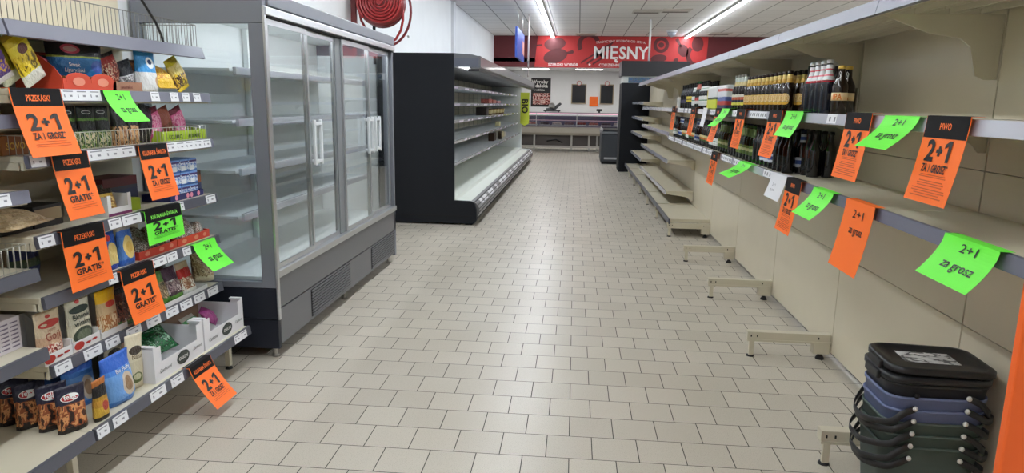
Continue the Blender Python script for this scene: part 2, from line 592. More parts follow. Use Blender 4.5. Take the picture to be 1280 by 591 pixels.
def outline(mb, pts, cx, cz, s, rot=0.0, y=-.0092):
    c, q = math.cos(rot), math.sin(rot)
    P = [(cx + (a * c - b_ * q) * s, y, cz + (a * q + b_ * c) * s) for a, b_ in pts]
    n = len(P)
    mb.add(P, [tuple(range(n))])
def ell(a, b, n=20): return [(a * math.cos(2 * PI * k / n), b * math.sin(2 * PI * k / n)) for k in range(n)]
def arcband(r0, r1, a0, a1, n=12):
    return [(r1 * math.cos(a0 + (a1 - a0) * k / n), r1 * math.sin(a0 + (a1 - a0) * k / n)) for k in range(n + 1)] + \
           [(r0 * math.cos(a1 - (a1 - a0) * k / n), r0 * math.sin(a1 - (a1 - a0) * k / n)) for k in range(n + 1)]
mb = MB()
outline(mb, ell(.30, .17), -.72, 3.13, 1, .1)                   # joint of meat
outline(mb, [(-.36, -.02), (-.62, -.02), (-.62, .03), (-.36, .03)], -.72, 3.13, 1, .1)
mb.build('food_drawing', RED_DARK, bn)
mb = MB()
outline(mb, ell(.34, .19), -.70, 2.80, 1, .25)                  # ham
outline(mb, [(.3, -.03), (.5, -.05), (.53, 0), (.5, .05), (.3, .03)], -.70, 2.80, 1, .25)
mb.build('food_drawing', RED_DARK, bn)
mb = MB()
outline(mb, arcband(.20, .32, .6, 3.9), .22, 3.12, 1, -.2)      # ring sausage
mb.build('food_drawing', RED_DARK, bn)
mb = MB()
outline(mb, [(-.32, -.02), (-.1, -.06), (.2, -.02), (.36, .08), (.1, .05), (-.1, .03)], .62, 3.02, 1, .35)
mb.build('food_drawing', RED_DARK, bn)
mb = MB()
outline(mb, [(-.32, 0), (0, -.05), (.3, 0), (0, .05)], .70, 2.98, .8, .2)
mb.build('food_drawing', RED_DARK, bn)
for k in range(3):
    mb = MB()
    outline(mb, [(-.26, -.02), (.24, -.03), (.28, .01), (-.22, .03)], .22 + .16 * k, 2.76 - .02 * k, 1, .6)
    mb.build('food_drawing', RED_DARK, bn)
mb = MB()
outline(mb, arcband(.12, .21, 0, 2 * PI - .01, 24), 2.20, 3.12, 1)
outline(mb, ell(.08, .07), 2.20, 3.12, 1)
mb.build('food_drawing', RED_DARK, bn)
mb = MB()
outline(mb, ell(.22, .11), 2.15, 2.76, 1, .1)
mb.build('food_drawing', RED_DARK, bn)
mb = MB()
outline(mb, ell(.14, .18), 2.80, 2.98, 1, .5)
outline(mb, [(-.03, .1), (-.05, .36), (.05, .36), (.03, .1)], 2.80, 2.98, 1, .55)
mb.build('food_drawing', RED_DARK, bn)
mb = MB()
outline(mb, ell(.16, .20), 3.18, 3.15, 1)
mb.build('food_drawing', RED_DARK, bn)
mb = MB()
outline(mb, arcband(.22, .34, 2.4, 5.6), 3.22, 2.86, 1)
mb.build('food_drawing', RED_DARK, bn)
mb = MB()
outline(mb, ell(.07, .05), 2.62, 2.72, 1, .4)
mb.build('food_drawing', RED_DARK, bn)

# hanging department sign and rods
BLUE_SIGN = mat('blue_sign', (44, 76, 160), 0.4)
hs = thing('hanging_sign', 'blue double sided sign hanging from the ceiling before the fascia', 'hanging sign', (-1.22, 14.3, 2.35))
MB().prism([(-.95, .0), (.75, .0), (.75, .56), (-.95, .56)], 'x', -.02, .02).build('panel', BLUE_SIGN, hs)
MB().prism([(.25, .15), (.70, .12), (.70, .40), (.25, .40)], 'x', .0205, .023).build('picture', mat('sign_picture', (214, 150, 140), 0.5), hs)
for yy in (-.6, .5): MB().tube([(0, yy, .56), (0, yy, ZC - 2.35)], .006, 6).build('wire', ALU, hs)
rod = MB().tube([(0, 0, 0), (0, 0, ZC - 2.05)], .018, 8).build('hanging_rod', mat('rod_grey', (190, 180, 180), 0.4), None, (-1.12, 15.2, 2.05))
tag(rod, 'thin grey rod dropping from the ceiling beside the blue sign', 'rod')
rod2 = MB().tube([(0, 0, 0), (0, 0, ZC - 2.44)], .022, 8).build('hanging_rod', mat('rod_white', (236, 236, 232), 0.4), None, (1.52, 15.95, 2.44))
tag(rod2, 'white rod dropping from the ceiling onto the black end cabinet', 'rod')

def neg(p): return (-p.location.x, -p.location.y, -p.location.z)

# ------------------------------------------------------------------ glass door cooler on the left
fr = thing('glass_door_cooler', 'empty grey upright cooler with sliding glass doors beside the snack shelves', 'cooler', (-2.05, 4.92, 0))
W = neg(fr)
X0, X1, Y0, Y1 = -2.42, -1.68, 3.63, 6.22
def P(name, mb, m, parent=fr, **k): return mb.build(name, m, parent, W if parent is fr else (0, 0, 0), **k)
mb = MB()
mb.box(X0, X1, Y0, Y0 + .045, 1.885, 2.055, .004)
mb.box(X0, -2.385, Y0, Y0 + .045, .46, 1.885)
mb.box(-1.765, X1 - .002, Y0, Y0 + .045, .46, 1.885, .003)
mb.box(X0, X1, Y0, Y0 + .045, .43, .465, .003)
P('side_panel', mb, GREY)
mb = MB().box(X0, X1 + .004, Y0, Y0 + .04, .245, .428, .003).box(X0, X1 - .006, Y0 + .008, Y0 + .04, .065, .241, .003)
P('side_plinth', mb, NAVY)
P('side_window', MB().box(-2.385, -1.765, Y0 + .016, Y0 + .024, .465, 1.885), GLASS_SIDE)
mb = MB()
mb.box(X0, X1, Y1 - .045, Y1, 1.885, 2.055).box(X0, -2.385, Y1 - .045, Y1, .46, 1.885).box(-1.765, X1 - .002, Y1 - .045, Y1, .46, 1.885).box(X0, X1, Y1 - .045, Y1, .065, .465)
P('side_panel', mb, GREY)
P('side_window', MB().box(-2.385, -1.765, Y1 - .024, Y1 - .016, .465, 1.885), GLASS_SIDE)
P('back_panel', MB().box(X0, X0 + .05, Y0 + .046, Y1 - .046, .07, 2.03), INNER)
P('roof', MB().box(X0 + .051, X1 - .05, Y0 + .046, Y1 - .046, 1.97, 2.03), INNER)
P('light_strip', MB().box(X1 - .12, X1 - .075, Y0 + .12, Y1 - .12, 1.950, 1.968), emit('cabinet_fill', (246, 250, 255), 22.0))  # fill light added to brighten the cooler interior
P('deck', MB().box(X0 + .051, X1 - .045, Y0 + .046, Y1 - .046, .43, .485), INNER)
P('crown', MB().box(X1 - .048, X1 + .012, Y0 + .046, Y1, 1.978, 2.055, .006), GREY)
P('header_trim', MB().box(X1 - .044, X1 + .018, Y0 + .001, Y1, 1.928, 1.972, .004), ALU)
P('header_trim', MB().box(X1 - .044, X1 + .006, Y0 + .046, Y1 - .001, 1.918, 1.927), SLOT)
P('corner_trim', MB().box(X1 - .002, X1 + .012, Y0 - .006, Y0 + .02, .245, 1.975, .003), ALU)
P('sill', MB().box(X1 - .05, X1 + .012, Y0 + .02, Y1, .487, .53, .004), ALU)
P('kick_panel', MB().box(X1 - .04, X1, Y0 + .042, Y1, .306, .486, .004), GREY_FRONT)
P('kick_panel', MB().box(X1 - .04, X1 - .004, Y0 + .042, Y1, .085, .298, .004), GREY_FRONT)
P('base_box', MB().box(X0 + .051, X1 - .05, Y0 + .042, Y1 - .05, .09, .425), SLOT)
for (a, b) in ((4.13, 4.90), (5.44, 6.17)):
    mb = MB().box(X1 - .006, X1 - .0035, a, b, .105, .285)
    g = P('grille', mb, SLOT)
    m2 = MB()
    for k in range(9): m2.box(X1 - .0035, X1 + .004, a + .01, b - .01, .112 + .0195 * k, .1235 + .0195 * k, .0015)
    m2.build('grille_slats', GREY_FRONT, g)
for i, z in enumerate((.83, 1.09, 1.37, 1.655)):
    s = P('shelf', MB().box(X0 + .055, X1 - .235, Y0 + .06, Y1 - .06, z - .018, z, .003), SHELF_WHITE)
    MB().box(X1 - .237, X1 - .215, Y0 + .10, Y1 - .10, z - .035, z + .008, .004).build('price_rail', RAIL_CLEAR, s)
for a in (4.8,):
    P('inner_post', MB().box(X0 + .055, X0 + .09, a - .03, a + .03, .485, 1.97), INNER)
P('door_post', MB().box(X1 - .06, X1 - .02, 4.775, 4.885, .53, 1.918, .004), mat('door_post_grey', (128, 132, 136), 0.35))
DOORS = ((3.68, 4.25, -.014), (4.225, 4.78, -.034), (4.88, 5.52, -.014), (5.50, 6.17, -.034))
for i, (a, b, o) in enumerate(DOORS):
    x = X1 + o
    mb = MB()
    mb.box(x - .006, x + .006, a, a + .022, .532, 1.917).box(x - .006, x + .006, b - .022, b, .532, 1.917)
    mb.box(x - .006, x + .006, a + .022, b - .022, 1.885, 1.917).box(x - .006, x + .006, a + .022, b - .022, .532, .56)
    d = P('door', mb, ALU)
    MB().box(x - .002, x + .002, a + .02, b - .02, .558, 1.887).build('pane', GLASS, d)
    hy = {1: 4.33, 2: 5.42, 3: 5.68}.get(i)
    if hy:
        h = MB()
        for q in (-.055, .055): h.box(x + .03, x + .05, hy + q - .011, hy + q + .011, 1.075, 1.365, .004)
        for z in (1.10, 1.34): h.box(x + .004, x + .05, hy - .055, hy + .055, z - .010, z + .010, .003)
        h.build('handle', mat('white_handle', (226, 230, 232), 0.3), d)
for y in (3.70, 4.92, 6.15):
    f = P('foot', MB().cyl((X1 - .06, y, .012), .012, .08, 10).lathe([(.022, 0), (.02, .012), (.012, .014)], (X1 - .06, y, 0), 12), mat('zinc', (176, 172, 164), 0.35, 0.8))
    P('foot', MB().cyl((X0 + .1, y, 0), .015, .09, 10), mat('zinc', (176, 172, 164)))

# ------------------------------------------------------------------ open dairy cooler further along the left wall
dc = thing('open_cooler', 'long anthracite open wall cooler with nearly bare white shelves', 'cooler', (-1.9, 13.2, 0))
W2 = neg(dc)
YA, YB2 = 8.24, 18.3
def P2(name, mb, m, label=None): return mb.build(name, m, dc, W2, label=label)
end = [(-2.42, .02), (-1.24, .02), (-1.205, .055), (-1.205, .10), (-1.40, .125), (-1.28, .135), (-1.22, .17), (-1.205, .225), (-1.235, .275), (-1.29, .298), (-1.49, .303), (-1.49, 2.06), (-2.42, 2.06)]
end = [(-2.42, .02), (-1.24, .02), (-1.21, .06), (-1.215, .19), (-1.235, .275), (-1.29, .298), (-1.49, .303), (-1.49, 2.06), (-2.42, 2.06)]
P2('end_panel', MB().prism(end, 'y', YA, YA + .05), NAVY2)
P2('end_panel', MB().prism(end, 'y', YB2 - .05, YB2), INNER)
P2('plinth_line', MB().box(-2.42, -1.26, YA - .003, YA, .105, .118), SLOT)
P2('back_panel', MB().box(-2.42, -2.30, YA + .05, YB2 - .05, .02, 2.0), CREAM_GREEN)
mb = MB()
for z in (.45, .6, .86, 1.12, 1.36, 1.57, 1.8): mb.box(-2.2995, -2.297, YA + .06, YB2 - .06, z, z + .006)
yy = YA + .6
while yy < YB2 - .1:
    mb.box(-2.2995, -2.295, yy, yy + .02, .35, 1.95); yy += .625
P2('back_slots', mb, mat('liner_slots', (176, 176, 160), 0.6))
P2('roof', MB().box(-2.30, -1.49, YA + .05, YB2 - .05, 1.90, 2.05), mat('roof_grey', (120, 122, 126), 0.5))
CAN = mat('canopy_grey', (100, 101, 105), 0.3, coat=0.3)
P2('canopy', MB().prism([(-1.49, 2.06), (-1.27, 2.045), (-1.17, 2.02), (-1.17, 1.90), (-1.20, 1.882), (-1.30, 1.885), (-1.30, 1.93), (-1.49, 1.93)], 'y', YA + .001, YB2), CAN)
P2('canopy_lip', MB().box(-1.32, -1.19, YA + .01, YB2 - .01, 1.852, 1.881, .004), mat('canopy_edge_dark', (38, 38, 42), 0.4))
P2('canopy_end', MB().box(-1.488, -1.19, YA - .004, YA + .001, 1.90, 2.0), mat('canopy_end_grey', (88, 92, 104), 0.4))
P2('light_strip', MB().box(-1.46, -1.36, YA + .08, YB2 - .08, 1.905, 1.928), emit('cooler_lamp', (250, 252, 255), FRIDGE_POWER))
P2('deck', MB().prism([(-2.30, .02), (-1.30, .02), (-1.30, .255), (-1.47, .295), (-1.49, .33), (-2.30, .37)], 'y', YA + .051, YB2 - .051), mat('deck_white', (222, 226, 216), 0.3))
mb = MB().prism([(-1.299, .10), (-1.20, .10), (-1.18, .15), (-1.185, .215), (-1.225, .268), (-1.299, .282)], 'y', YA + .051, YB2 - .051)
bp_ = P2('bumper', mb, mat('bumper_metal', (126, 126, 128), 0.3, 0.85))
mb = MB()
for (x, z) in ((-1.176, .165), (-1.181, .205), (-1.20, .245), (-1.245, .279)): mb.box(x - .006, x + .002, YA + .06, YB2 - .06, z - .006, z + .004)
mb.build('bumper_grooves', mat('groove_dark', (58, 58, 62), 0.5), bp_)
yy = YA + .35; k = 0
while yy < YB2 - .4:
    w = .18 + .14 * ((k * 7) % 3)
    MB().prism([(-1.232, .2725), (-1.191, .2265), (-1.187, .2275), (-1.229, .2765)], 'y', yy, yy + w).build('price_label', PAPER, bp_); yy += w + .12 + .1 * ((k * 5) % 4); k += 1
P2('kick', MB().box(-1.36, -1.27, YA + .05, YB2 - .05, 0, .10), SLOT)
for i, (z, xf) in enumerate(((1.69, -1.62), (1.47, -1.60), (1.255, -1.58), (1.0, -1.56), (.73, -1.54))):
    s = P2('shelf', MB().box(-2.29, xf, YA + .06, YB2 - .06, z - .02, z, .003), SHELF_WHITE)
    MB().prism([(xf + .001, z - .028), (xf + .012, z - .03), (xf + .022, z + .006), (xf + .001, z + .010)], 'y', YA + .06, YB2 - .06).build('price_rail', RAIL_CLEAR, s)
    yy = YA + .2 + .3 * i; k = i
    while yy < YB2 - .5:
        w = .10 + .12 * ((k * 3) % 4); MB().prism([(xf + .0135, z - .026), (xf + .0215, z), (xf + .0225, z), (xf + .0145, z - .026)], 'y', yy, yy + w).build('price_label', mat('label_lilac', (214, 206, 224), 0.5), s); yy += w + .15 + .22 * ((k * 5) % 3); k += 1
for k in range(3): P2('canopy_clip', MB().box(-1.36, -1.28, 9.0 + 3.1 * k, 9.18 + 3.1 * k, 2.045, 2.08, .01), BLACK)

def block(name, label, cat, loc, sx, sy, sz, m, bev=.004, group=None):
    o = MB().box(-sx / 2, sx / 2, -sy / 2, sy / 2, 0, sz, bev).build(name, m, None, loc)
    return tag(o, label, cat, group)
R1 = packmat('ham_pack', [(0, (60, 20, 18)), (.2, (150, 40, 34)), (.55, (196, 90, 76)), (.85, (40, 26, 26))], (0.15, .9, [(150, 40, 36), (212, 120, 104), (90, 24, 22)]))
tag(block('meat_pack', 'near dark red sliced meat pack on the second shelf of the open cooler', 'food pack', (-1.80, 13.55, 1.471), .16, .5, .095, R1), 'near dark red sliced meat pack on the second shelf of the open cooler', 'food pack', 'meat packs in the open cooler')
tag(block('meat_pack', 'middle dark red sliced meat pack on the second shelf of the open cooler', 'food pack', (-1.80, 14.2, 1.471), .16, .5, .085, R1), 'middle dark red sliced meat pack on the second shelf of the open cooler', 'food pack', 'meat packs in the open cooler')
tag(block('meat_pack', 'far blue edged sliced meat pack on the second shelf of the open cooler', 'food pack', (-1.80, 15.0, 1.471), .16, .6, .07, packmat('ham_pack_blue', [(0, (60, 70, 120)), (.3, (196, 110, 96)), (.8, (210, 208, 214))])), 'far blue edged sliced meat pack on the second shelf of the open cooler', 'food pack', 'meat packs in the open cooler')
CREAMCUP = packmat('cream_cup', [(0, (120, 84, 40)), (.25, (226, 208, 150)), (.75, (200, 160, 90)), (.9, (70, 48, 30))])
cup = MB().lathe([(.05, 0), (.062, .11), (.066, .112), (.066, .12), (.0, .121)], (0, 0, 0), 16).build('yoghurt_cup', CREAMCUP, None, (-1.72, 13.3, 1.256))
tag(cup, 'first cream dessert cup in the row on the third cooler shelf', 'cup', 'cream cups in the open cooler')
for k in range(1, 9):
    c = cup.copy(); COL.objects.link(c); c.location = (-1.72 - .02 * (k % 2), 13.3 + .28 * k, 1.256); c['label'] = nth(k) + ' cream dessert cup in the row on the third cooler shelf'
tag(block('dark_box', 'dark carton before the cream cups on the third cooler shelf', 'carton', (-1.80, 12.95, 1.256), .2, .3, .15, mat('carton_dark', (46, 34, 28), 0.5)), 'dark carton before the cream cups on the third cooler shelf', 'carton')
jar = thing('round_cheese', 'round dark and white cheese pack on the lowest bare cooler shelf', 'cheese', (-1.68, 14.6, .731))
MB().lathe([(.0, 0), (.085, 0), (.09, .01), (.09, .06), (.085, .07), (.0, .07)], (0, 0, 0), 22, axis='x').build('wheel', mat('cheese_rind', (70, 54, 36), 0.4), jar, (0, 0, .09))
MB().lathe([(.0, .0702), (.05, .0702), (.05, .073), (.0, .0732)], (0, 0, 0), 18, axis='x').build('paper_label', mat('cheese_label', (214, 206, 170), 0.5), jar, (0, 0, .09))
for k, (y, h, c) in enumerate(((14.0, .16, (60, 40, 24)), (15.1, .20, (220, 214, 196)), (15.6, .13, (206, 196, 150)), (16.0, .10, (230, 226, 214)))):
    tag(block('cheese_pack', nth(k) + ' cheese pack beside the round cheese in the open cooler', 'cheese', (-1.74, y, .731), .12, .34, h, mat('cheese_pack_%d' % k, c, 0.4), .01), nth(k) + ' cheese pack beside the round cheese in the open cooler', 'cheese', 'cheese packs in the open cooler')
tag(block('cream_pot', 'pale pot standing alone on the fourth shelf of the open cooler', 'pot', (-1.72, 14.8, 1.001), .1, .2, .1, mat('pot_pale', (228, 220, 170), 0.4), .015), 'pale pot standing alone on the fourth shelf of the open cooler', 'pot')

ys = thing('shelf_banner', 'lime green vertical paper banner on the far end of the open cooler', 'sign', (-1.30, 18.32, .92))
MB().prism([(-.115, .06), (0, 0), (.115, .06), (.115, .84), (-.115, .84)], 'y', 0.0, .006).build('sheet', mat('lime_banner', (200, 210, 60), 0.6), ys)
ys.location.y = YB2 - .40
ys.location.x = -1.385
mb = MB(); put_text(mb, 'BIO', .22, .34, -.075, lambda u, v: (v, -.0015, .84 - u), 0.03, 1.0)
mb.build('lettering', INK, ys)
# ------------------------------------------------------------------ fire hose reel
REDH = mat('hose_red', (158, 34, 36), 0.4, coat=0.3)
REDD = mat('hose_dark_red', (112, 22, 26), 0.4, coat=0.2)
hr = thing('fire_hose_reel', 'round red fire hose reel swung out from the white wall above the coolers', 'hose reel', (-2.10, 7.36, 2.50), rz=.12)
mb = MB().lathe([(.0, -.13), (.22, -.13), (.245, -.10), (.25, -.05), (.24, -.02)], (0, 0, 0), 40, axis='y')
mb.build('drum_rim', REDD, hr)
MB().lathe([(.24, .02), (.25, .05), (.245, .08), (.0, .08)], (0, 0, 0), 40, axis='y').build('drum_back', REDD, hr)
pts = []
for k in range(230):
    a = k * .19
    r = .035 + .0048 * a
    if r > .235: break
    pts.append((r * math.cos(a), -.135, r * math.sin(a)))
mb = MB().tube(pts, .0125, 8)
for j in range(5):
    mb.lathe([(.222 + .012 * math.cos(b), -.105 + .028 * j + .012 * math.sin(b)) for b in [2 * PI * q / 8 for q in range(9)]], (0, 0, 0), 40, axis='y')
fixn(mb.build('wound_hose', REDH, hr))
MB().cyl((0, -.165, 0), .035, .06, 16, 'y').build('hub', REDH, hr)
MB().box(-.32, -.26, -.03, .03, -.30, .30, .01).box(-.27, .0, .085, .115, -.03, .03).build('swing_arm', REDD, hr)
MB().tube([(-.10, .1, -.2), (-.10, .1, -.62)], .017, 8).build('stand_pipe', BLACK, hr)
MB().lathe([(.0, 0), (.03, .01), (.035, .04), (.02, .06), (.0, .065)], (-.27, -.02, .07), 12).build('valve_wheel', REDH, hr)
pts = [(-.255, .05, .1), (-.245, .02, -.05), (-.215, 0, -.18), (-.15, 0, -.30), (-.06, 0, -.40), (.05, .02, -.42), (.14, .03, -.36), (.20, .0, -.27), (.225, -.02, -.17), (.23, -.05, -.06)]
fixn(MB().tube(pts, .0135, 8).build('hanging_hose', REDH, hr))
pts = []
for k in range(25):
    a = 1.6 - k / 24 * 3.6
    pts.append((.02 + .285 * math.cos(a), .02, -.10 + .37 * math.sin(a) + .03))
fixn(MB().tube(pts, .0135, 8).build('hanging_hose', REDD, hr))
MB().cyl((.27, .03, -.33), .012, .05, 10, 'y').build('nozzle', STEEL, hr)

# ------------------------------------------------------------------ meat counter and everything around it at the far end
mc = thing('meat_counter', 'long stainless serving counter with glass vitrine in front of the far wall', 'counter', (0.3, 22.7, 0))
W3 = neg(mc)
def P3(name, mb, m, **k): return mb.build(name, m, mc, W3, **k)
CA, CB = -2.2, 4.2
BEIGE = mat('counter_beige', (196, 188, 174), 0.4)
P3('front_panel', MB().prism([(22.30, .50), (22.22, .58), (22.20, .74), (22.26, .76), (22.40, .76), (22.40, .50)], 'x', CA, CB), BEIGE)
P3('base_body', MB().box(CA, CB, 22.45, 23.3, .12, .50), mat('counter_base', (92, 84, 80), 0.5))
P3('deck', MB().box(CA, CB, 22.41, 23.35, .62, .80), mat('counter_deck', (128, 122, 136), 0.35))
P3('kick_rail', MB().box(CA, CB, 22.26, 22.31, .10, .165, .005), mat('rail_pale', (198, 190, 182), 0.35))
for x in (-1.4, -.2, .36, .62, 1.7, 2.8): P3('leg', MB().box(x - .03, x + .03, 22.30, 22.36, 0, .52, .004), STEEL)
for x in (-1.0, .9, 2.2): P3('pipe', MB().tube([(x, 22.42, .30), (x + .3, 22.42, .36), (x + .5, 22.42, .26)], .02, 6), BLACK)
P3('vitrine_glass', MB().box(CA, CB, 22.34, 22.346, .80, 1.19), GLASS)
P3('vitrine_shelf', MB().box(CA, CB, 22.50, 22.9, .985, .995), GLASS)
P3('top_shelf', MB().box(CA, CB, 22.33, 22.80, 1.195, 1.225, .004), mat('counter_top_pale', (176, 160, 168), 0.3))
P3('counter_lamp', MB().box(CA + .1, CB - .1, 22.50, 22.56, 1.165, 1.19), emit('counter_lamp', (255, 186, 210), 1.3))
P3('lower_rail', MB().box(CA, CB, 22.325, 22.338, .96, .985), mat('rail_pink', (206, 176, 190), 0.3))
for x in (-1.35, -.05, 1.25, 2.55): P3('vitrine_post', MB().box(x - .012, x + .012, 22.32, 22.335, .78, 1.2), ALU)
P3('vitrine_back', MB().box(CA, CB, 23.30, 23.33, .80, 1.10), mat('vitrine_back', (98, 94, 124), 0.4))
FOODC = [(150, 60, 56), (190, 120, 110), (90, 80, 86), (206, 200, 196), (120, 96, 104)]
for k in range(14):
    x = -1.9 + .40 * k
    tr = thing('meat_tray', nth(k) + ' tray from the left behind the glass of the meat counter', 'tray', (x, 22.75, .80), group='trays in the meat counter')
    MB().box(-.16, .16, -.22, .22, 0, .03, .008).build('tray', mat('tray_steel', (196, 196, 200), 0.3), tr)
    mm = MB()
    for q in range(5):
        mm.lathe([(.0, .0), (.06, .01), (.065, .04), (.04, .07), (.0, .075)], (-.09 + .09 * (q % 3), -.1 + .2 * (q // 3), .028), 10)
    mm.build('cut_meat', mat('counter_food_%d' % (k % 5), FOODC[k % 5], 0.5), tr)
sl = thing('meat_slicer', 'grey slicing machine standing on the meat counter top', 'slicer', (-.85, 22.6, 1.226))
SLM = mat('slicer_grey', (92, 94, 96), 0.35, 0.5)
MB().box(-.28, .26, -.16, .16, .02, .07, .01).build('base', SLM, sl)
MB().box(-.20, .02, -.13, .13, .07, .13, .01).build('carriage', SLM, sl)
MB().lathe([(.0, -.02), (.10, -.02), (.11, 0), (.10, .02), (.0, .02)], (0, 0, 0), 20, axis='y').build('blade', STEEL, sl, (-.02, -.05, .19))
MB().prism([(.0, .07), (.10, .07), (.30, .26), (.24, .31), (.02, .15)], 'y', -.03, .03).build('guard', SLM, sl)
for x in (-.22, .20): MB().cyl((x, 0, 0), .02, .02, 10).build('foot', BLACK, sl)
sc = thing('price_display', 'small dark till display standing on the meat counter', 'display', (.66, 22.6, 1.226))
MB().box(-.03, .03, -.03, .03, 0, .06).build('stalk', BLACK, sc)
MB().box(-.09, .09, -.02, .02, .05, .12, .006).build('screen', BLACK, sc)

def wall_thing(name, label, cat, x0, x1, z0, z1, d=.03): return thing(name, label, cat, ((x0 + x1) / 2, YF - d, z0))
po = wall_thing('poster', 'black poster with white text and meat picture on the far wall', 'poster', -1.72, -1.02, 1.38, 2.38, .012)
MB().box(-.35, .35, -.004, .008, 0, 1.0).build('sheet', mat('poster_black', (26, 24, 26), 0.5), po)
mb = MB()
fp = lambda u, v: (u, -.006, v)
put_text(mb, 'Wyroby', .17, -.04, .82, fp, .02, 1); put_text(mb, 'z daleka', .17, -.04, .68, fp, .02, 1); put_text(mb, 'i z bliska', .10, -.04, .56, fp, .01, 1)
mb.build('lettering', WHITE_PRINT, po)
MB().box(-.28, .34, -.0055, -.004, .08, .48).build('meat_picture', packmat('meat_photo', [(0, (110, 40, 36))], (-1, 2, [(60, 26, 26), (150, 56, 50), (226, 196, 186), (90, 30, 30)]), wrinkle=0), po)
for i, (x0, x1) in enumerate(((-.28, .25), (.73, 1.21))):
    b = wall_thing('chalkboard', ('left' if i == 0 else 'right') + ' wood framed blackboard with red badge on the far wall', 'chalkboard', x0, x1, 1.50, 2.19)
    w = (x1 - x0) / 2
    FRM = mat('board_frame', (168, 152, 128), 0.5)
    MB().box(-w, w, -.005, .03, 0, .03).box(-w, w, -.005, .03, .66, .69).box(-w, -w + .03, -.005, .03, .03, .66).box(w - .03, w, -.005, .03, .03, .66).build('frame', FRM, b)
    MB().box(-w + .03, w - .03, .008, .03, .03, .66).build('slate', mat('slate_black', (24, 26, 32), 0.5), b)
    MB().lathe([(.0, -.01), (.085, -.01), (.085, .0), (.0, .0)], (0, -.006, .72), 24, axis='y').build('badge', mat('badge_red', (206, 96, 92), 0.5), b)
    MB().lathe([(.055, -.013), (.066, -.013), (.066, -.0105), (.055, -.0105)], (0, -.006, .72), 24, axis='y').build('badge_ring', WHITE_PRINT, b)
o = wall_thing('notice', 'plain orange paper notice on the far wall between the blackboards', 'notice', .37, .67, 1.43, 1.76)
o2 = tag(MB().box(-.15, .15, -.004, .03, 0, .33).build('notice', ORANGE, None, o.location), o['label'], 'notice')
bpy.data.objects.remove(o)
for i, (x, lab) in enumerate(((-1.47, 'left recessed light panel over the meat counter'), (.30, 'right recessed light panel over the meat counter'), (2.3, 'third recessed light panel hidden partly by the black cabinet'))):
    t = thing('light_panel', lab, 'light panel', (x, 23.4, 2.64), group='light panels over the meat counter')
    MB().box(-.46, .46, -.17, .17, -.02, 0).build('frame', WHITE_WALL, t)
    MB().box(-.43, .43, -.15, .15, -.024, -.0201).build('diffuser', emit('deli_lamp', (255, 252, 248), DELI_POWER), t)
o = tag(MB().lathe([(.0, -.10), (.05, -.085), (.06, -.05), (.06, 0)], (0, 0, 0), 14).build('ceiling_camera', BLACK, None, (-.36, 20.3, 2.64)), 'tiny black dome camera under the red fascia', 'camera')

# chest freezer and black end cabinet
cf = thing('chest_freezer', 'dark grey chest freezer with curved glass lid in front of the meat counter', 'freezer', (.98, 18.4, 0))
mb = MB().box(-.38, .42, -.75, .75, .06, .76, .015)
mb.build('body', mat('freezer_dark', (60, 64, 70), 0.4), cf)
MB().box(-.36, .40, -.73, .73, 0, .06).build('plinth', SLOT, cf)
MB().box(-.395, .435, -.765, .765, .76, .82, .012).build('rim', mat('freezer_rim', (120, 122, 126), 0.3), cf)
MB().prism([(-.74, .82), (-.74, .85), (-.3, .90), (.3, .90), (.74, .85), (.74, .82)], 'x', -.36, .40).build('lid', glass('lid_glass', (150, 160, 164)), cf)
MB().box(-.37, -.34, -.74, .74, .82, .89, .006).box(.38, .41, -.74, .74, .82, .89, .006).build('lid_frame', ALU, cf)
MB().box(-.30, .05, -.752, -.7505, .12, .17).build('badge', ALU, cf)
be = thing('end_cabinet', 'tall black end cabinet closing the row of beige shelves', 'cabinet', (1.6, 16.1, 0))
MB().box(-.665, .75, -.45, .45, .05, 1.97, .006).build('body', NAVY2, be)
MB().box(-.69, .78, -.47, .47, 2.115, 2.44, .006).build('crown', mat('crown_black', (34, 34, 38), 0.4), be)
MB().box(-.65, .72, -.42, .42, 1.97, 2.115).build('header', mat('header_pale', (196, 200, 196), 0.5), be)
MB().box(-.53, .10, -.424, -.4205, 1.975, 2.09).build('blue_picture', packmat('blue_banner', [(0, (60, 96, 130))], (-1, 2, [(40, 60, 96), (70, 110, 150), (60, 90, 84), (120, 90, 130)]), wrinkle=0), be)
MB().box(-.66, .74, -.44, .44, 0, .05).build('plinth', SLOT, be)

# ------------------------------------------------------------------ beige shelving on the right
SEAM = [1.487, 2.772, 4.057, 5.342, 6.627, 7.912, 9.197, 10.482, 11.767, 13.052, 14.337, 15.622]
XP, XF = 1.55, 1.19
def deck(mb, x0, x1, y0, y1, z):
    mb.box(x0, x1, y0, y1, z - .022, z, .003)
    mb.box(x0, x0 + .012, y0, y1, z - .045, z - .022)
    mb.box(x1 - .04, x1, y0, y1, z - .04, z - .022)
    return mb
def rail(mb, x, y0, y1, z, h=.045):
    return mb.prism([(x, z + .004), (x - .012, z + .003), (x - .018, z - h), (x - .004, z - h - .002), (x, z - .02)], 'y', y0, y1)
def bracket_mb(y, z, x0=XF + .02, drop=.13):
    return MB().prism([(x0, z - .024), (x0, z - .045), (XP - .10, z - .075), (XP - .055, z - .10), (XP - .03, z - drop), (XP - .002, z - drop), (XP - .002, z - .024)], 'y', y - .004, y + .004)
BAYS = []
BAYLAB = ['beige shelving bay nearest the camera behind the orange board', 'beige shelving bay with the stack of buckets at its foot', 'beige shelving bay where the bottles on the top shelf begin',
          'beige shelving bay with the gold labelled bottles', 'beige shelving bay with the white and lime multipacks', 'last beige bay holding bottles, with a low base shelf',
          'first empty beige bay past the bottles', 'second empty beige bay past the bottles', 'third empty beige bay past the bottles', 'empty far beige bay next to the last one', 'empty beige bay touching the black end cabinet']
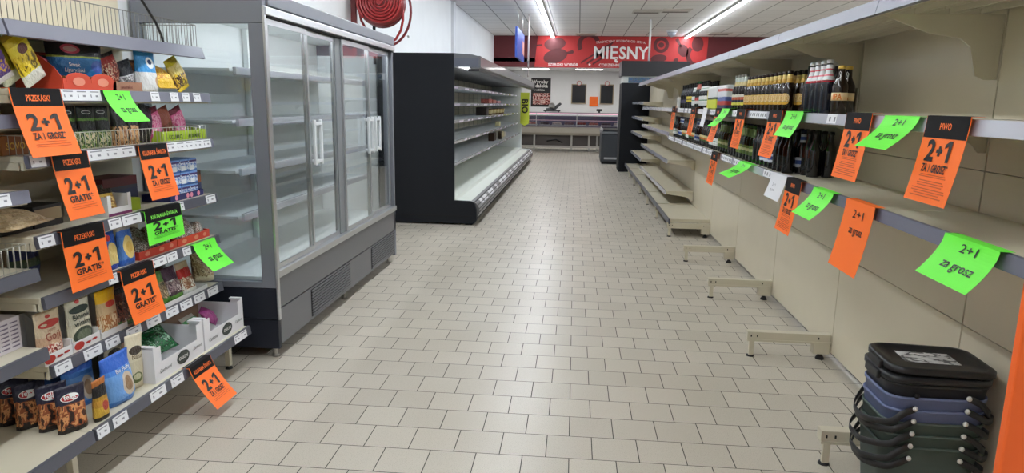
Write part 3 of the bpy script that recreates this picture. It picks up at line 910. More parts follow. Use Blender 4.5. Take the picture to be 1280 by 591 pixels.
for i in range(11):
    y0, y1 = SEAM[i] + .0015, SEAM[i + 1] - .0015
    b = thing('shelving_bay', BAYLAB[i], 'shelving', (XP, (y0 + y1) / 2, 0), group='beige shelving bays')
    Wb = neg(b)
    for (z0, z1) in ((.05, .649), (.6515, 1.2585), (1.261, 2.02)):
        MB().box(XP, XP + .018, y0 + .002, y1 - .002, z0, z1, .0015).build('back_panel', CREAM_PANEL, b, Wb)
    MB().box(XP + .019, XP + .09, y0, y1, .05, 2.02).build('core', mat('core_dark', (40, 36, 28), 0.8), b, Wb)  # dark core added behind the panels to block light through their gaps
    # base leg at the near seam
    mb = MB().box(1.06, XP - .002, y0 + .005, y0 + .058, .108, .158, .003)
    mb.box(1.06, XP - .002, y0 + .001, y0 + .005, .100, .112)
    mb.box(1.075, 1.103, y0 + .007, y0 + .025, .012, .108)
    mb.box(XP - .10, XP - .004, y0 + .006, y0 + .056, .035, .108, .002)
    lg = mb.build('base_leg', CREAM, b, Wb)
    MB().lathe([(.0, 0), (.024, 0), (.022, .008), (.008, .014), (.006, .02)], (1.089, y0 + .025, 0), 14).build('levelling_foot', BLACK, lg)
    MB().lathe([(.0, 0), (.026, 0), (.024, .01), (.006, .036)], (XP - .05, y0 + .03, 0), 14).build('levelling_foot', BLACK, lg)
    mb = MB()
    for x in (1.082, 1.118, XP - .075): mb.box(x - .003, x + .003, y0 + .0005, y0 + .0055, .128, .140)
    mb.build('slot', SLOT, lg)
    up = []
    if i <= 5: up = [(1.458, RAIL_CLEAR), (1.103, RAIL if i < 2 else RAIL_CLEAR)]
    elif i <= 8: up = [(1.458, RAIL_CLEAR), (1.144, RAIL_CLEAR), (.785, RAIL_CLEAR), (.375, RAIL_CLEAR)]
    else: up = [(1.55, RAIL_CLEAR), (1.25, RAIL_CLEAR), (.93, RAIL_CLEAR), (.50, RAIL_CLEAR)]
    for (z, rm) in up:
        s = deck(MB(), XF, XP - .002, y0 + .001, y1 - .001, z).build('shelf', CREAM, b, Wb)
        rail(MB(), XF, y0 + .001, y1 - .001, z).build('price_rail', rm, s)
        bracket_mb(y0 + .012, z).build('bracket', CREAM, s)
    if i <= 8:
        z = 1.885
        mb = MB()
        for (a, c) in ((1.115, 1.215), (1.225, 1.335), (1.345, 1.445), (1.455, 1.547)):
            mb.box(a, c, y0 + .001, y1 - .001, z - .018, z, .002)
            mb.box(a, a + .008, y0 + .001, y1 - .001, z - .05, z - .018)
            mb.box(c - .006, c, y0 + .001, y1 - .001, z - .032, z - .018)
        s = mb.build('top_shelf', CREAM, b, Wb)
        MB().prism([(1.114, z + .004), (1.096, z + .004), (1.084, z - .052), (1.100, z - .055), (1.114, z - .03)], 'y', y0 + .001, y1 - .001).build('front_rail', RAIL, s)
        MB().prism([(1.11, z - .05), (1.29, z - .118), (1.40, z - .135), (1.44, z - .165), (1.47, z - .27), (1.50, z - .285), (XP - .002, z - .285), (XP - .002, z - .05)], 'y', y0 + .006, y0 + .016).build('bracket', CREAM, s)
    if i >= 5:
        s = MB().box(1.09, XP - .002, y0 + .060, y1 - .004, .16, .20, .003).build('base_shelf', CREAM, b, Wb)
        MB().box(1.072, 1.089, y0 + .004, y1 - .004, .145, .205, .003).build('price_rail', RAIL_DARK, s)
    BAYS.append(b)

# ------------------------------------------------------------------ hanging promotion sheets
def sheet(label, side, ya, yb, zt, xr, out, drop, paper, head=None, texts=(), curl=1.4, fine=(), name='promo_sheet', cat='sign', group=None, skew=0.0, fine_mat=None):
    """side -1: hangs on the right shelves and faces -x, read from high y to low y; +1: left shelves, faces +x."""
    t = thing(name, label, cat, (xr, (ya + yb) / 2, zt), group=group)
    w = yb - ya
    def S(u, v, e=0.0):
        if v < .08:
            q = v / .08; o = -.02 + q * .036; z = .0055; no, nz = 0, 1
        else:
            q = (v - .08) / .92
            o = .0195 + out * q ** curl; z = .0055 - drop * q
            no, nz = .97, .24
        y = (u - w / 2) * side + skew * max(0, v - .08)
        return (side * (o + e * no), y, z + e * nz)
    def strip(mb, u0, u1, v0, v1, e, n=14, m=3):
        th = .0007
        o = len(mb.v); vs = []; fs = []
        vv = sorted(set([v0, v1] + [v for v in ([.08] + [k / n for k in range(n + 1)]) if v0 < v < v1]))
        for v in vv:
            for k in range(m + 1):
                u = u0 + (u1 - u0) * k / m
                vs.append(S(u, v, e)); vs.append(S(u, v, e - th))
        c = 2 * (m + 1)
        for i in range(len(vv) - 1):
            for k in range(m):
                a = i * c + 2 * k
                f = (a, a + c, a + c + 2, a + 2); g = (a + 1, a + 3, a + c + 3, a + c + 1)
                fs += [f, g]
            a = i * c; fs.append((a, a + 1, a + c + 1, a + c)); a = i * c + c - 2; fs.append((a, a + c, a + c + 1, a + 1))
        for i in (0, len(vv) - 1):
            for k in range(m):
                a = i * c + 2 * k
                fs.append((a, a + 2, a + 3, a + 1) if i == 0 else (a, a + 1, a + 3, a + 2))
        return mb.add(vs, fs, 0, False)
    body = fixn(strip(MB(), 0, w, 0, 1, 0).build('paper', paper, t))
    if head:
        fixn(strip(MB(), .004, w - .004, .004, head[0], .0012).build('header', INK_HEAD, t))
    groups = {}
    for (txt, size, uc, vb, bold, sx, m) in texts:
        mb = groups.setdefault(m.name, (MB(), m))[0]
        # v grows downward; letters upward reduce v
        size = size * drop / .7                            # size: cap height as a share of the sheet's drop; sx: width as a share of the sheet
        sx = sx * w / (text_width(txt, bold) * size)
        put_text(mb, txt, 1.0, 0, 0, (lambda uc, vb, size, sx: lambda a, c: S(uc * w + a * size * sx, vb - c * size / drop * .92, .0022))(uc, vb, size, sx), bold)
    for nm, (mb, m) in groups.items():
        mb.build('print' if m is INK else 'header_print', m, t)
    if fine:
        mb = MB()
        for (u0, u1, v, h) in fine: strip(mb, u0 * w, u1 * w, v, v + h, .0014, 14, 2)
        fixn(mb.build('fine_print', fine_mat or FINE, t))
    return t
FINE_R = [(.22, .80, .700, .008), (.20, .82, .722, .008), (.24, .78, .765, .010), (.20, .82, .790, .010), (.22, .80, .815, .010), (.12, .88, .850, .010), (.12, .90, .876, .010), (.20, .80, .902, .010), (.12, .86, .93, .010)]
OT = mat('orange_lettering', (255, 120, 46), 0.6)
GT = mat('green_lettering', (140, 246, 90), 0.6)
def piwo(label, ya, yb, zt=1.466, out=.045, drop=.275):
    w = yb - ya
    return sheet(label, -1, ya, yb, zt - .003, XF - .014, out, drop, ORANGE, (.315,),
                 [('PIWO', .075, .5, .225, .02, .26, OT), ('2+1', .235, .5, .555, .034, .56, INK), ('ZA 1 GROSZ*', .09, .5, .675, .03, .60, INK)], fine=FINE_R, group='orange beer offer sheets')
def grosz(label, ya, yb, zt, out, drop, paper=GREEN, side=-1, xr=None, skew=0.0, curl=1.6, s=1.0):
    return sheet(label, side, ya, yb, zt - .003, xr if xr is not None else XF - .014, out, drop, paper, None,
                 [('2+1', .20, .56, .36, .006, .30, INK), ('za grosz', .20, .55, .72, .010, .58, INK)], curl=curl, skew=skew, group='hand sized offer sheets')
piwo('orange beer offer sheet nearest the camera on the upper right rail', 2.169, 2.433, 1.466, .045)
piwo('orange beer offer sheet just beyond the nearest green one on the upper rail', 2.868, 3.135, 1.468, .04)
piwo('orange beer offer sheet just past the two yellow capped bottles', 4.083, 4.363, 1.469, .05)
piwo('orange beer offer sheet below the gold labelled bottles', 4.97, 5.235, 1.468, .035)
piwo('orange beer offer sheet overlapped by a slanting green sheet', 5.776, 6.034, 1.470, .06)
piwo('narrow looking orange beer offer sheet under the white labelled bottles', 7.04, 7.33, 1.472, .035)
piwo('farthest orange beer offer sheet at the end of the bottle shelf', 8.50, 8.80, 1.475, .02)
grosz('nearest green offer sheet on the upper right rail', 2.485, 2.757, 1.462, .10, .115)
grosz('green offer sheet below the white capped bottles', 3.72, 4.02, 1.466, .06, .135)
grosz('green offer sheet slanting over an orange one on the upper rail', 5.49, 5.77, 1.470, .11, .14)
tg0 = sheet('small white paper hanging from the upper rail below the lime packs', -1, 6.42, 6.62, 1.468, XF - .014, .03, .17, PAPER, group='white papers on the right rails')
grosz('large green offer sheet nearest the camera on the lower right rail', 1.942, 2.230, 1.108, .075, .125, s=1.1)
o1 = sheet('plain orange sheet without header on the lower right rail', -1, 2.747, 3.036, 1.106, XF - .014, .05, .285, ORANGE, None,
           [('2+1', .12, .55, .30, .006, .36, INK), ('za grosz', .11, .58, .50, .012, .46, INK)], group='hand sized offer sheets')
grosz('green offer sheet between the two orange sheets of the lower rail', 3.192, 3.458, 1.106, .095, .125)
p2_ = sheet('orange beer offer sheet with black header on the lower right rail', -1, 3.639, 3.896, 1.106, XF - .014, .045, .285, ORANGE, (.315,),
            [('PIWO', .075, .5, .225, .02, .26, OT), ('2+1', .235, .5, .555, .034, .56, INK), ('ZA 1 GROSZ*', .09, .5, .675, .03, .60, INK)], fine=FINE_R, group='orange beer offer sheets')
tw = sheet('white folded paper sheet hanging beside the lower orange beer sheet', -1, 3.90, 4.19, 1.106, XF - .014, .04, .14, PAPER, None, [('2+1', .12, .4, .55, .0, .2, PAPER_GREY), ('za grosz', .10, .4, .72, .0, .3, PAPER_GREY)], group='white papers on the right rails')
grosz('far green offer sheet curling off the lower rail under the bottles', 4.70, 5.03, 1.106, .14, .09)
sheet('farthest small orange beer sheet on the lower right rail', -1, 5.80, 6.08, 1.10, XF - .014, .035, .265, ORANGE, (.315,),
      [('PIWO', .075, .5, .225, .02, .26, OT), ('2+1', .235, .5, .555, .034, .56, INK), ('ZA 1 GROSZ*', .09, .5, .675, .03, .60, INK)], fine=FINE_R, group='orange beer offer sheets')

# price cards in the clear rails
def card_right(label, y0, y1, z, m=PAPER):
    t = MB().prism([(XF - .0125, z + .002), (XF - .0135, z + .002), (XF - .0190, z - .040), (XF - .0180, z - .040)], 'y', y0, y1)
    o = t.build('price_card', [m], None)
    tag(o, label, 'price card', 'price cards in the right rails')
    q = MB()
    n = max(1, int((y1 - y0) / .05))
    for k in range(n):
        a = y0 + (y1 - y0) * (k + .2) / n
        q.prism([(XF - .0152, z - .010), (XF - .0157, z - .010), (XF - .0184, z - .030), (XF - .0179, z - .030)], 'y', a, a + .018)
    q.build('print', PAPER_GREY, o)
for k, (a, b_) in enumerate(((3.30, 3.42), (4.50, 4.92), (5.29, 5.46), (6.10, 6.38), (6.66, 7.0), (7.40, 7.62), (7.72, 7.88), (7.98, 8.40))):
    card_right(nth(k) + ' price card from the near end of the upper right rail', a, b_, 1.458)
for k, (a, b_) in enumerate(((4.10 + .12, 4.45), (5.12, 5.30), (5.38, 5.74), (6.14, 6.40), (6.45, 6.60), (6.70, 7.10), (7.16, 7.60), (7.66, 7.86), (8.0, 8.5), (8.6, 9.1))):
    card_right(nth(k) + ' price card from the near end of the lower right rail', a, b_, 1.103)

# ------------------------------------------------------------------ bottles
GLASS_BROWN = mat('dark_brown_bottle', (30, 17, 10), 0.08, spec=0.7)
GLASS_BLACK = mat('near_black_bottle', (13, 13, 15), 0.1, spec=0.7)
GLASS_GREEN = mat('dark_green_bottle', (18, 34, 20), 0.08, spec=0.7)
def bottle_proto(name, gl, r, h, label=None, neck=None, cap=(30, 30, 32), wrap=False):
    t = thing(name, 'x', 'bottle', (0, 0, -50))
    s = h / .265
    prof = [(.0, 0), (r * .95, 0), (r, .006 * s), (r, .145 * s), (r * .93, .162 * s), (r * .62, .188 * s), (r * .47, .205 * s), (r * .41, .245 * s), (r * .44, .247 * s), (r * .44, .256 * s), (.0, .257 * s)]
    MB().lathe(prof, (0, 0, 0), 14).build('glass', gl, t)
    if label:
        lo, hi, m = label
        if wrap:
            MB().lathe([(r + .0002, lo * s), (r + .0007, lo * s), (r + .0007, hi * s), (r + .0002, hi * s)], (0, 0, 0), 18).build('label', m, t)
        else:                                              # a label that covers the front of the bottle, oval at both ends
            mb = MB(); vs = []; fs = []; q = 14
            for rr_ in (r + .0007, r + .0001):
                for k in range(q + 1):
                    a = PI + .62 - .88 + 1.76 * k / q
                    e = math.sqrt(max(0, 1 - abs(2 * k / q - 1) ** 3.2))
                    mid = (lo + hi) / 2 * s; hh = (hi - lo) / 2 * s * (.35 + .65 * e)
                    vs += [(rr_ * math.cos(a), rr_ * math.sin(a), mid - hh), (rr_ * math.cos(a), rr_ * math.sin(a), mid + hh)]
            for k in range(q): fs.append((2 * k, 2 * k + 2, 2 * k + 3, 2 * k + 1))
            o = 2 * (q + 1)
            for k in range(q): fs.append((o + 2 * k, o + 2 * k + 1, o + 2 * k + 3, o + 2 * k + 2))
            for k in range(q):
                fs.append((2 * k, o + 2 * k, o + 2 * k + 2, 2 * k + 2)); fs.append((2 * k + 1, 2 * k + 3, o + 2 * k + 3, o + 2 * k + 1))
            fs += [(0, 1, o + 1, o), (2 * q, o + 2 * q, o + 2 * q + 1, 2 * q + 1)]
            fixn(mb.add(vs, fs, 0, False).build('label', m, t))
    if neck:
        lo, hi, m = neck
        def rr(z):
            for (a, b_), (c, d) in zip(prof[1:], prof[2:]):
                if b_ <= z <= d and d > b_: return a + (c - a) * (z - b_) / (d - b_)
            return r * .44
        zs = [lo * s + (hi - lo) * s * k / 5 for k in range(6)]
        MB().lathe([(rr(z) + .0009, z) for z in zs], (0, 0, 0), 14).build('neck_label', m, t)
    MB().lathe([(r * .47, .246 * s), (r * .49, .25 * s), (r * .47, .264 * s), (.0, .266 * s)], (0, 0, 0), 14).build('cap', mat('cap_%d_%d_%d' % cap, cap, 0.3, 0.4), t)
    index_kids(t)
    return t
GOLD = packmat('gold_beer_label', [(0, (222, 170, 60)), (.22, (60, 40, 20)), (.28, (226, 194, 130)), (.93, (214, 170, 80))], (.30, .9, [(232, 206, 150), (206, 160, 84), (240, 222, 180)]), wrinkle=0, scale=5)
GOLDN = packmat('gold_neck_label', [(0, (216, 168, 70)), (.5, (238, 210, 130))], wrinkle=0)
WHITEN = packmat('white_neck_label', [(0, (222, 40, 60)), (.14, (236, 236, 238)), (.35, (226, 120, 130)), (.45, (238, 238, 240)), (.7, (222, 90, 100)), (.78, (240, 240, 242))], wrinkle=0)
IPAL = packmat('orange_beer_label', [(0, (24, 18, 18)), (.30, (206, 196, 170)), (.34, (24, 18, 18)), (.5, (236, 202, 150)), (.98, (236, 202, 150))], (-1, -1, [(0, 0, 0)]), wrinkle=0)
IPAL = packmat('orange_cream_label', [(0, (238, 204, 150)), (.5, (236, 210, 164))], wrinkle=0)
WLAB = packmat('white_beer_label', [(0, (222, 224, 220)), (.3, (240, 240, 236)), (.5, (90, 150, 110)), (.6, (238, 238, 234))], wrinkle=0)
YLAB = packmat('yellow_beer_label', [(0, (214, 190, 60)), (.4, (60, 40, 24)), (.55, (226, 204, 90))], wrinkle=0)
OLAB = packmat('orange_green_label', [(0, (60, 96, 50)), (.3, (206, 120, 50)), (.6, (220, 206, 150))], wrinkle=0)
BLAB = packmat('blue_beer_label', [(0, (206, 214, 226)), (.3, (50, 76, 150)), (.7, (200, 208, 220))], wrinkle=0)
GLAB = packmat('olive_beer_label', [(0, (96, 120, 50)), (.4, (206, 204, 150)), (.7, (110, 130, 60))], wrinkle=0)
PR = {
 'gold': bottle_proto('beer_bottle', GLASS_BROWN, .035, .243, (.05, .122, GOLD), (.19, .243, GOLDN), (44, 30, 24)),
 'dark': bottle_proto('beer_bottle', GLASS_BROWN, .035, .262, None, None, (34, 26, 24)),
 'white': bottle_proto('beer_bottle', mat('blue_black_bottle', (16, 20, 34), 0.1, spec=0.7), .034, .268, None, (.155, .240, WHITEN), (226, 228, 234)),
 'ipa': bottle_proto('beer_bottle', GLASS_BROWN, .036, .232, (.075, .118, IPAL), None, (206, 170, 70), True),
 'tallgold': bottle_proto('beer_bottle', GLASS_BROWN, .034, .272, (.04, .12, packmat('bronze_label', [(0, (206, 196, 80)), (.25, (30, 40, 60)), (.5, (190, 90, 60)), (.75, (228, 222, 206))], wrinkle=0)), (.18, .245, packmat('pale_neck', [(0, (220, 200, 140)), (.5, (214, 222, 214))], wrinkle=0)), (196, 196, 190)),
 'wl': bottle_proto('beer_bottle', GLASS_BLACK, .036, .275, (.035, .125, WLAB), (.17, .215, WLAB), (24, 24, 26)),
 'red': bottle_proto('beer_bottle', GLASS_GREEN, .035, .282, (.05, .11, packmat('red_label', [(0, (226, 220, 216)), (.5, (190, 70, 60))], wrinkle=0)), (.19, .235, mat('salmon_neck', (220, 120, 104), 0.5)), (40, 110, 60)),
 'yl': bottle_proto('beer_bottle', GLASS_BLACK, .036, .275, (.07, .13, YLAB), None, (30, 30, 30)),
 'plain': bottle_proto('beer_bottle', GLASS_BLACK, .035, .270, (.06, .10, mat('violet_label', (66, 60, 84), 0.5)), None, (26, 26, 30)),
 'lw': bottle_proto('beer_bottle', GLASS_BLACK, .035, .255, (.04, .11, WLAB), None, (26, 26, 30)),
 'lo': bottle_proto('beer_bottle', GLASS_BROWN, .035, .255, (.05, .11, OLAB), None, (26, 26, 30)),
 'lb': bottle_proto('beer_bottle', GLASS_BLACK, .035, .255, (.04, .10, BLAB), (.19, .24, BLAB), (30, 40, 80)),
 'lg': bottle_proto('beer_bottle', GLASS_GREEN, .035, .255, (.045, .115, GLAB), (.18, .24, mat('olive_neck', (110, 126, 70), 0.5)), (60, 90, 40)),
 'ld': bottle_proto('beer_bottle', GLASS_BLACK, .035, .255, None, None, (24, 22, 24)),
}
for k in list(PR['ipa'].children):
    pass
ip = PR['ipa']
mb = MB()
put_text(mb, 'IPA', .038, 0, .071, lambda u, v: (-.0371 * math.cos(u / .036) , -.0371 * math.sin(-u / .036) * -1, v), .03, .75)
mb.build('lettering', mat('ipa_orange', (222, 122, 40), 0.5), ip)
mb = MB().tube([(-.030, -.012, 0.1368), (-.022, -.006, 0.1601), (-.0185, -.004, 0.1731), (-.0165, 0, 0.1861), (-.016, .006, 0.1974), (-.0165, .002, 0.2043), (-.017, -.006, 0.1948), (-.018, -.004, 0.1775), (-.022, .010, 0.1645), (-.0295, .012, 0.1428)], .0014, 6)
mb.build('neck_emblem', WHITE_PRINT, ip)
index_kids(ip)
def put(kind, y, x, z, label, group):
    return dup(PR[kind], label, (x, y, z), (0, 0, (.95 if kind == 'ipa' else 0) + random.uniform(-.12, .12)), group)
ZU, ZL_ = 1.4582, 1.1032
G1, G2 = 'bottles on the upper right shelf', 'bottles on the lower right shelf'
put('ipa', 3.52, 1.255, ZU, 'yellow capped dark bottle with orange label nearest the aisle', G1)
put('ipa', 3.585, 1.312, ZU, 'yellow capped dark bottle with orange label nearer the shelf back', G1)
for k in range(4): put('white', 3.66 + .083 * k, 1.245, ZU, nth(k) + ' white necked bottle from the near end of the upper shelf', G1)
for k in range(4): put('dark', 4.12 + .0 * k, 1.30 + .072 * k, ZU, nth(k) + ' unlabelled dark bottle standing behind the white necked ones', G1)
for k in range(11): put('gold', 4.29 + .098 * k, 1.240, ZU, nth(k) + ' gold labelled bottle from the near end, front row', G1)
for k in range(11): put('gold', 4.28 + .098 * k, 1.318, ZU, nth(k) + ' gold labelled bottle from the near end, second row', G1)
for k in range(8): put('dark', 4.30 + .1 * k, 1.398, ZU, nth(k) + ' plain dark bottle from the near end, third row', G1)
for k in range(8): put('dark', 4.32 + .1 * k, 1.480, ZU, nth(k) + ' plain dark bottle from the near end, row against the panel', G1)
for k in range(4): put('tallgold', 5.40 + .10 * k, 1.245, ZU, nth(k) + ' tall bottle with pale neck label past the gold labelled ones', G1)
for k in range(3): put('dark', 5.42 + .10 * k, 1.335, ZU, nth(k) + ' plain dark bottle behind the tall pale necked ones', G1)
WP = packmat('white_lime_pack', [(0, (206, 214, 60)), (.42, (206, 214, 60)), (.43, (44, 60, 50)), (.52, (232, 232, 230)), (.96, (250, 250, 250))], (-1, -.5, [(0, 0, 0)]), wrinkle=0)
WP2 = packmat('white_blue_pack', [(0, (60, 70, 96)), (.2, (190, 70, 60)), (.36, (90, 110, 170)), (.52, (226, 228, 232)), (.75, (206, 100, 90)), (.85, (240, 240, 242))], wrinkle=0)
YP = packmat('yellow_pack', [(0, (216, 196, 60)), (.5, (228, 216, 100)), (.8, (204, 176, 40))], wrinkle=0)
tag(block('beer_multipack', 'white and lime wrapped beer multipack on the upper shelf', 'multipack', (1.30, 6.43, ZU), .22, .42, .205, WP, .015), 'white and lime wrapped beer multipack on the upper shelf', 'multipack')
tag(block('beer_multipack', 'white and blue wrapped beer multipack nearer the bottles', 'multipack', (1.30, 6.02, ZU), .22, .34, .205, WP2, .015), 'white and blue wrapped beer multipack nearer the bottles', 'multipack')
tag(block('beer_multipack', 'yellow beer carton between the lime pack and the white labelled bottles', 'multipack', (1.32, 6.76, ZU), .2, .15, .19, YP, .01), 'yellow beer carton between the lime pack and the white labelled bottles', 'multipack')
for k in range(4): put('wl', 6.92 + .10 * k, 1.245, ZU, nth(k) + ' white labelled black bottle from the yellow carton', G1)
for k in range(4): put('wl', 6.95 + .10 * k, 1.335, ZU, nth(k) + ' white labelled black bottle in the row behind', G1)
for k in range(2): put('red', 7.38 + .10 * k, 1.245, ZU, nth(k) + ' red necked green bottle past the white labelled ones', G1)
for k in range(2): put('wl', 7.60 + .10 * k, 1.25, ZU, nth(k) + ' white labelled bottle past the red necked ones', G1)
for k in range(3): put('yl', 7.86 + .11 * k, 1.25, ZU, nth(k) + ' yellow labelled black bottle near the far end of the shelf', G1)
for k in range(4): put('plain', 8.22 + .11 * k, 1.25, ZU, nth(k) + ' black bottle at the far end of the upper shelf', G1)
for k in range(3): put('plain', 8.26 + .12 * k, 1.34, ZU, nth(k) + ' black bottle behind the far end bottles of the upper shelf', G1)
tag(block('milk_carton', 'small white carton closing the far end of the bottle row', 'carton', (1.25, 8.74, ZU), .08, .10, .13, mat('carton_white', (230, 230, 226), 0.5), .005), 'small white carton closing the far end of the bottle row', 'carton')
seq = ['ld'] * 3 + ['lb'] * 3 + ['ld'] * 2 + ['lg'] * 5 + ['ld'] * 3 + ['lg'] * 4 + ['lw'] * 4 + ['lo'] * 5 + ['lb'] * 3 + ['lo'] * 4 + ['lw'] * 2 + ['lo'] * 3 + ['lb'] * 3 + ['lw'] * 4
for k, kd in enumerate(seq):
    y = 4.22 + .1018 * k
    put(kd, y, 1.250, ZL_, nth(k) + ' dark beer bottle from the near end, lower shelf front row', G2)
for k in range(28):
    put(['ld', 'ld', 'lb', 'ld', 'lg', 'lo'][k % 6], 4.02 + .105 * k, 1.330, ZL_, nth(k) + ' dark beer bottle from the near end, lower shelf second row', G2)
for k in range(6):
    put('ld', 4.01 + .105 * k, 1.41, ZL_, nth(k) + ' dark beer bottle from the near end, lower shelf third row', G2)
for p in PR.values():
    for c in list(p.children):
        bpy.data.objects.remove(c)
    bpy.data.objects.remove(p)

# ------------------------------------------------------------------ stack of buckets
def rrect(w, d, r, n=6):
    P = []
    for (cx, cy, a0) in ((w / 2 - r, d / 2 - r, 0), (-w / 2 + r, d / 2 - r, PI / 2), (-w / 2 + r, -d / 2 + r, PI), (w / 2 - r, -d / 2 + r, 1.5 * PI)):
        for k in range(n + 1):
            a = a0 + PI / 2 * k / n
            P.append((cx + r * math.cos(a), cy + r * math.sin(a)))
    return P
def loft(mb, rings, cap0=True, cap1=False, mi=0):
    n = len(rings[0]); vs = [v for rg in rings for v in rg]; fs = []
    for i in range(len(rings) - 1):
        for k in range(n):
            k2 = (k + 1) % n
            fs.append((i * n + k, i * n + k2, (i + 1) * n + k2, (i + 1) * n + k))
    if cap0: fs.append(tuple(reversed(range(n))))
    if cap1: fs.append(tuple((len(rings) - 1) * n + k for k in range(n)))
    return mb.add(vs, fs, mi, True)
def ring(w, d, r, z, ox=0.0, oy=0.0): return [(x + ox, y + oy, z) for x, y in rrect(w, d, r)]
BW, BD, BH = .350, .262, .287
BX, BY = 1.318, 2.545
RIVET = mat('white_rivet', (226, 226, 222), 0.35)
STRAP = mat('black_strap', (28, 28, 30), 0.5)
BCOL = [('dark green', mat('bucket_green', (74, 88, 82), 0.5)), ('dark green', mat('bucket_green', (74, 88, 82))), ('dark green', mat('bucket_green', (74, 88, 82))), ('slate blue', mat('bucket_blue', (104, 114, 150), 0.5)), ('slate blue', mat('bucket_blue', (88, 98, 132))), ('black', mat('bucket_black', (30, 30, 33), 0.45))]
BL = ['bottom dark green bucket of the stack standing on the floor', 'second dark green bucket from the bottom of the stack', 'top dark green bucket under the blue ones', 'lower slate blue bucket of the stack', 'upper slate blue bucket right below the black one', 'black bucket on top of the stacked blue and green ones']
PITCH_B = .048
for k in range(6):
    b = thing('bucket', BL[k], 'bucket', (BX, BY, .001 + PITCH_B * k), group='stacked buckets')
    m = BCOL[k][1]
    w0, d0 = BW - .045, BD - .045
    rg = [ring(w0 - .02, d0 - .02, .05, 0), ring(w0, d0, .055, .008)]
    for q in range(1, 5): rg.append(ring(w0 + .045 * q / 4 - .0, d0 + .045 * q / 4, .055 + .005 * q / 4, .008 + (BH - .020) * q / 4))
    rg += [ring(BW + .008, BD + .008, .064, BH - .010), ring(BW + .008, BD + .008, .064, BH), ring(BW - .004, BD - .004, .058, BH)]
    for q in (3, 2, 1, 0): rg.append(ring(w0 - .004 + .045 * q / 4, d0 - .004 + .045 * q / 4, .053 + .005 * q / 4, .012 + (BH - .024) * q / 4))
    loft(MB(), rg, True, True).build('body', m, b)
    zr = BH - .040
    for sgn in (-1, 1):
        pts, nr = [], []
        if k < 5 or sgn > 0:
            x0, ye = sgn * .088, BD / 2 + .006
            dr = .055 + .012 * ((k * 2 + (sgn > 0)) % 3)
            out = .030 + .008 * ((k + (sgn > 0)) % 3)
            ctrl = [(x0, -ye, zr), (sgn * .13, -ye - .006, zr - .02), (sgn * (BW / 2 - .01), -BD / 2 - .0, zr - dr * .7), (sgn * (BW / 2 + out), -BD / 4, zr - dr), (sgn * (BW / 2 + out + .006), 0, zr - dr * 1.1), (sgn * (BW / 2 + out), BD / 4, zr - dr), (sgn * (BW / 2 - .01), BD / 2, zr - dr * .7), (sgn * .13, ye + .006, zr - .02), (x0, ye, zr)]
            P_ = []
            n = len(ctrl)
            for i in range(n - 1):
                p0, p1, p2, p3 = [Vector(ctrl[max(0, min(n - 1, i + j))]) for j in (-1, 0, 1, 2)]
                for q in range(6):
                    tt = q / 6
                    P_.append(0.5 * ((2 * p1) + (p2 - p0) * tt + (2 * p0 - 5 * p1 + 4 * p2 - p3) * tt ** 2 + (3 * p1 - p0 - 3 * p2 + p3) * tt ** 3))
            P_.append(Vector(ctrl[-1]))
            N_ = [Vector((v.x * .9, v.y * 1.3, 0.0001)) for v in P_]
            h = fixn(MB().band(P_, N_, .023, .003).build('handle', STRAP, b))
        for ye in (-BD / 2 - .0095, BD / 2 + .0095):
            rv = MB().lathe([(.0, -.003), (.0085, -.002), (.0095, .004)] if ye < 0 else [(.0095, -.004), (.0085, .002), (.0, .003)], (sgn * .088, ye, zr), 12, axis='y')
            rv.build('rivet', BLACK if (k == 5 and sgn < 0) else RIVET, b)
ztop = .001 + PITCH_B * 5 + BH
def lid_plate(t, base, part):
    w, d = BW + .022, BD + .016
    o = Vector((0, 0, base))
    rg = [ring(w - .012, d - .012, .06, base), ring(w, d, .066, base + .004), ring(w, d, .066, base + .022), ring(w - .014, d - .014, .06, base + .026), ring(w - .05, d - .05, .045, base + .026), ring(w - .058, d - .058, .042, base + .021)]
    p = loft(MB(), rg, True, True).build(part, mat('lid_black', (27, 27, 30), 0.42), t)
    MB().box(-w / 2 - .012, -w / 2 + .004, -.06, .05, base - .012, base + .020, .005).build('clip', BLACK, p)
    return p
lid_plate(b, BH + .0005, 'lid')
bc = thing('bucket_cover', 'loose black bucket cover with a grey printed sticker on top of the bucket stack', 'bucket cover', (BX + .012, BY + .006, ztop + .032), rot=(.012, .016, -.03))
lid_plate(bc, 0, 'plate')
MB().box(-.105, .085, -.055, .055, .0212, .0222).build('sticker', packmat('grey_sticker', [(0, (206, 206, 204))], (-1, 2, [(208, 208, 206), (186, 186, 186), (60, 60, 62), (214, 214, 212)]), wrinkle=0, scale=3.2), bc)

ob = thing('promo_board', 'plain orange board standing at the right edge beside the bucket stack', 'board', (1.077, 1.44, 0))
MB().box(-.16, .16, -.012, .012, .0, 1.42, .004).build('panel', ORANGE_BOARD, ob)
MB().box(-.14, .14, -.10, -.013, 0, .02, .004).build('foot', mat('board_foot', (190, 90, 40), 0.5), ob)

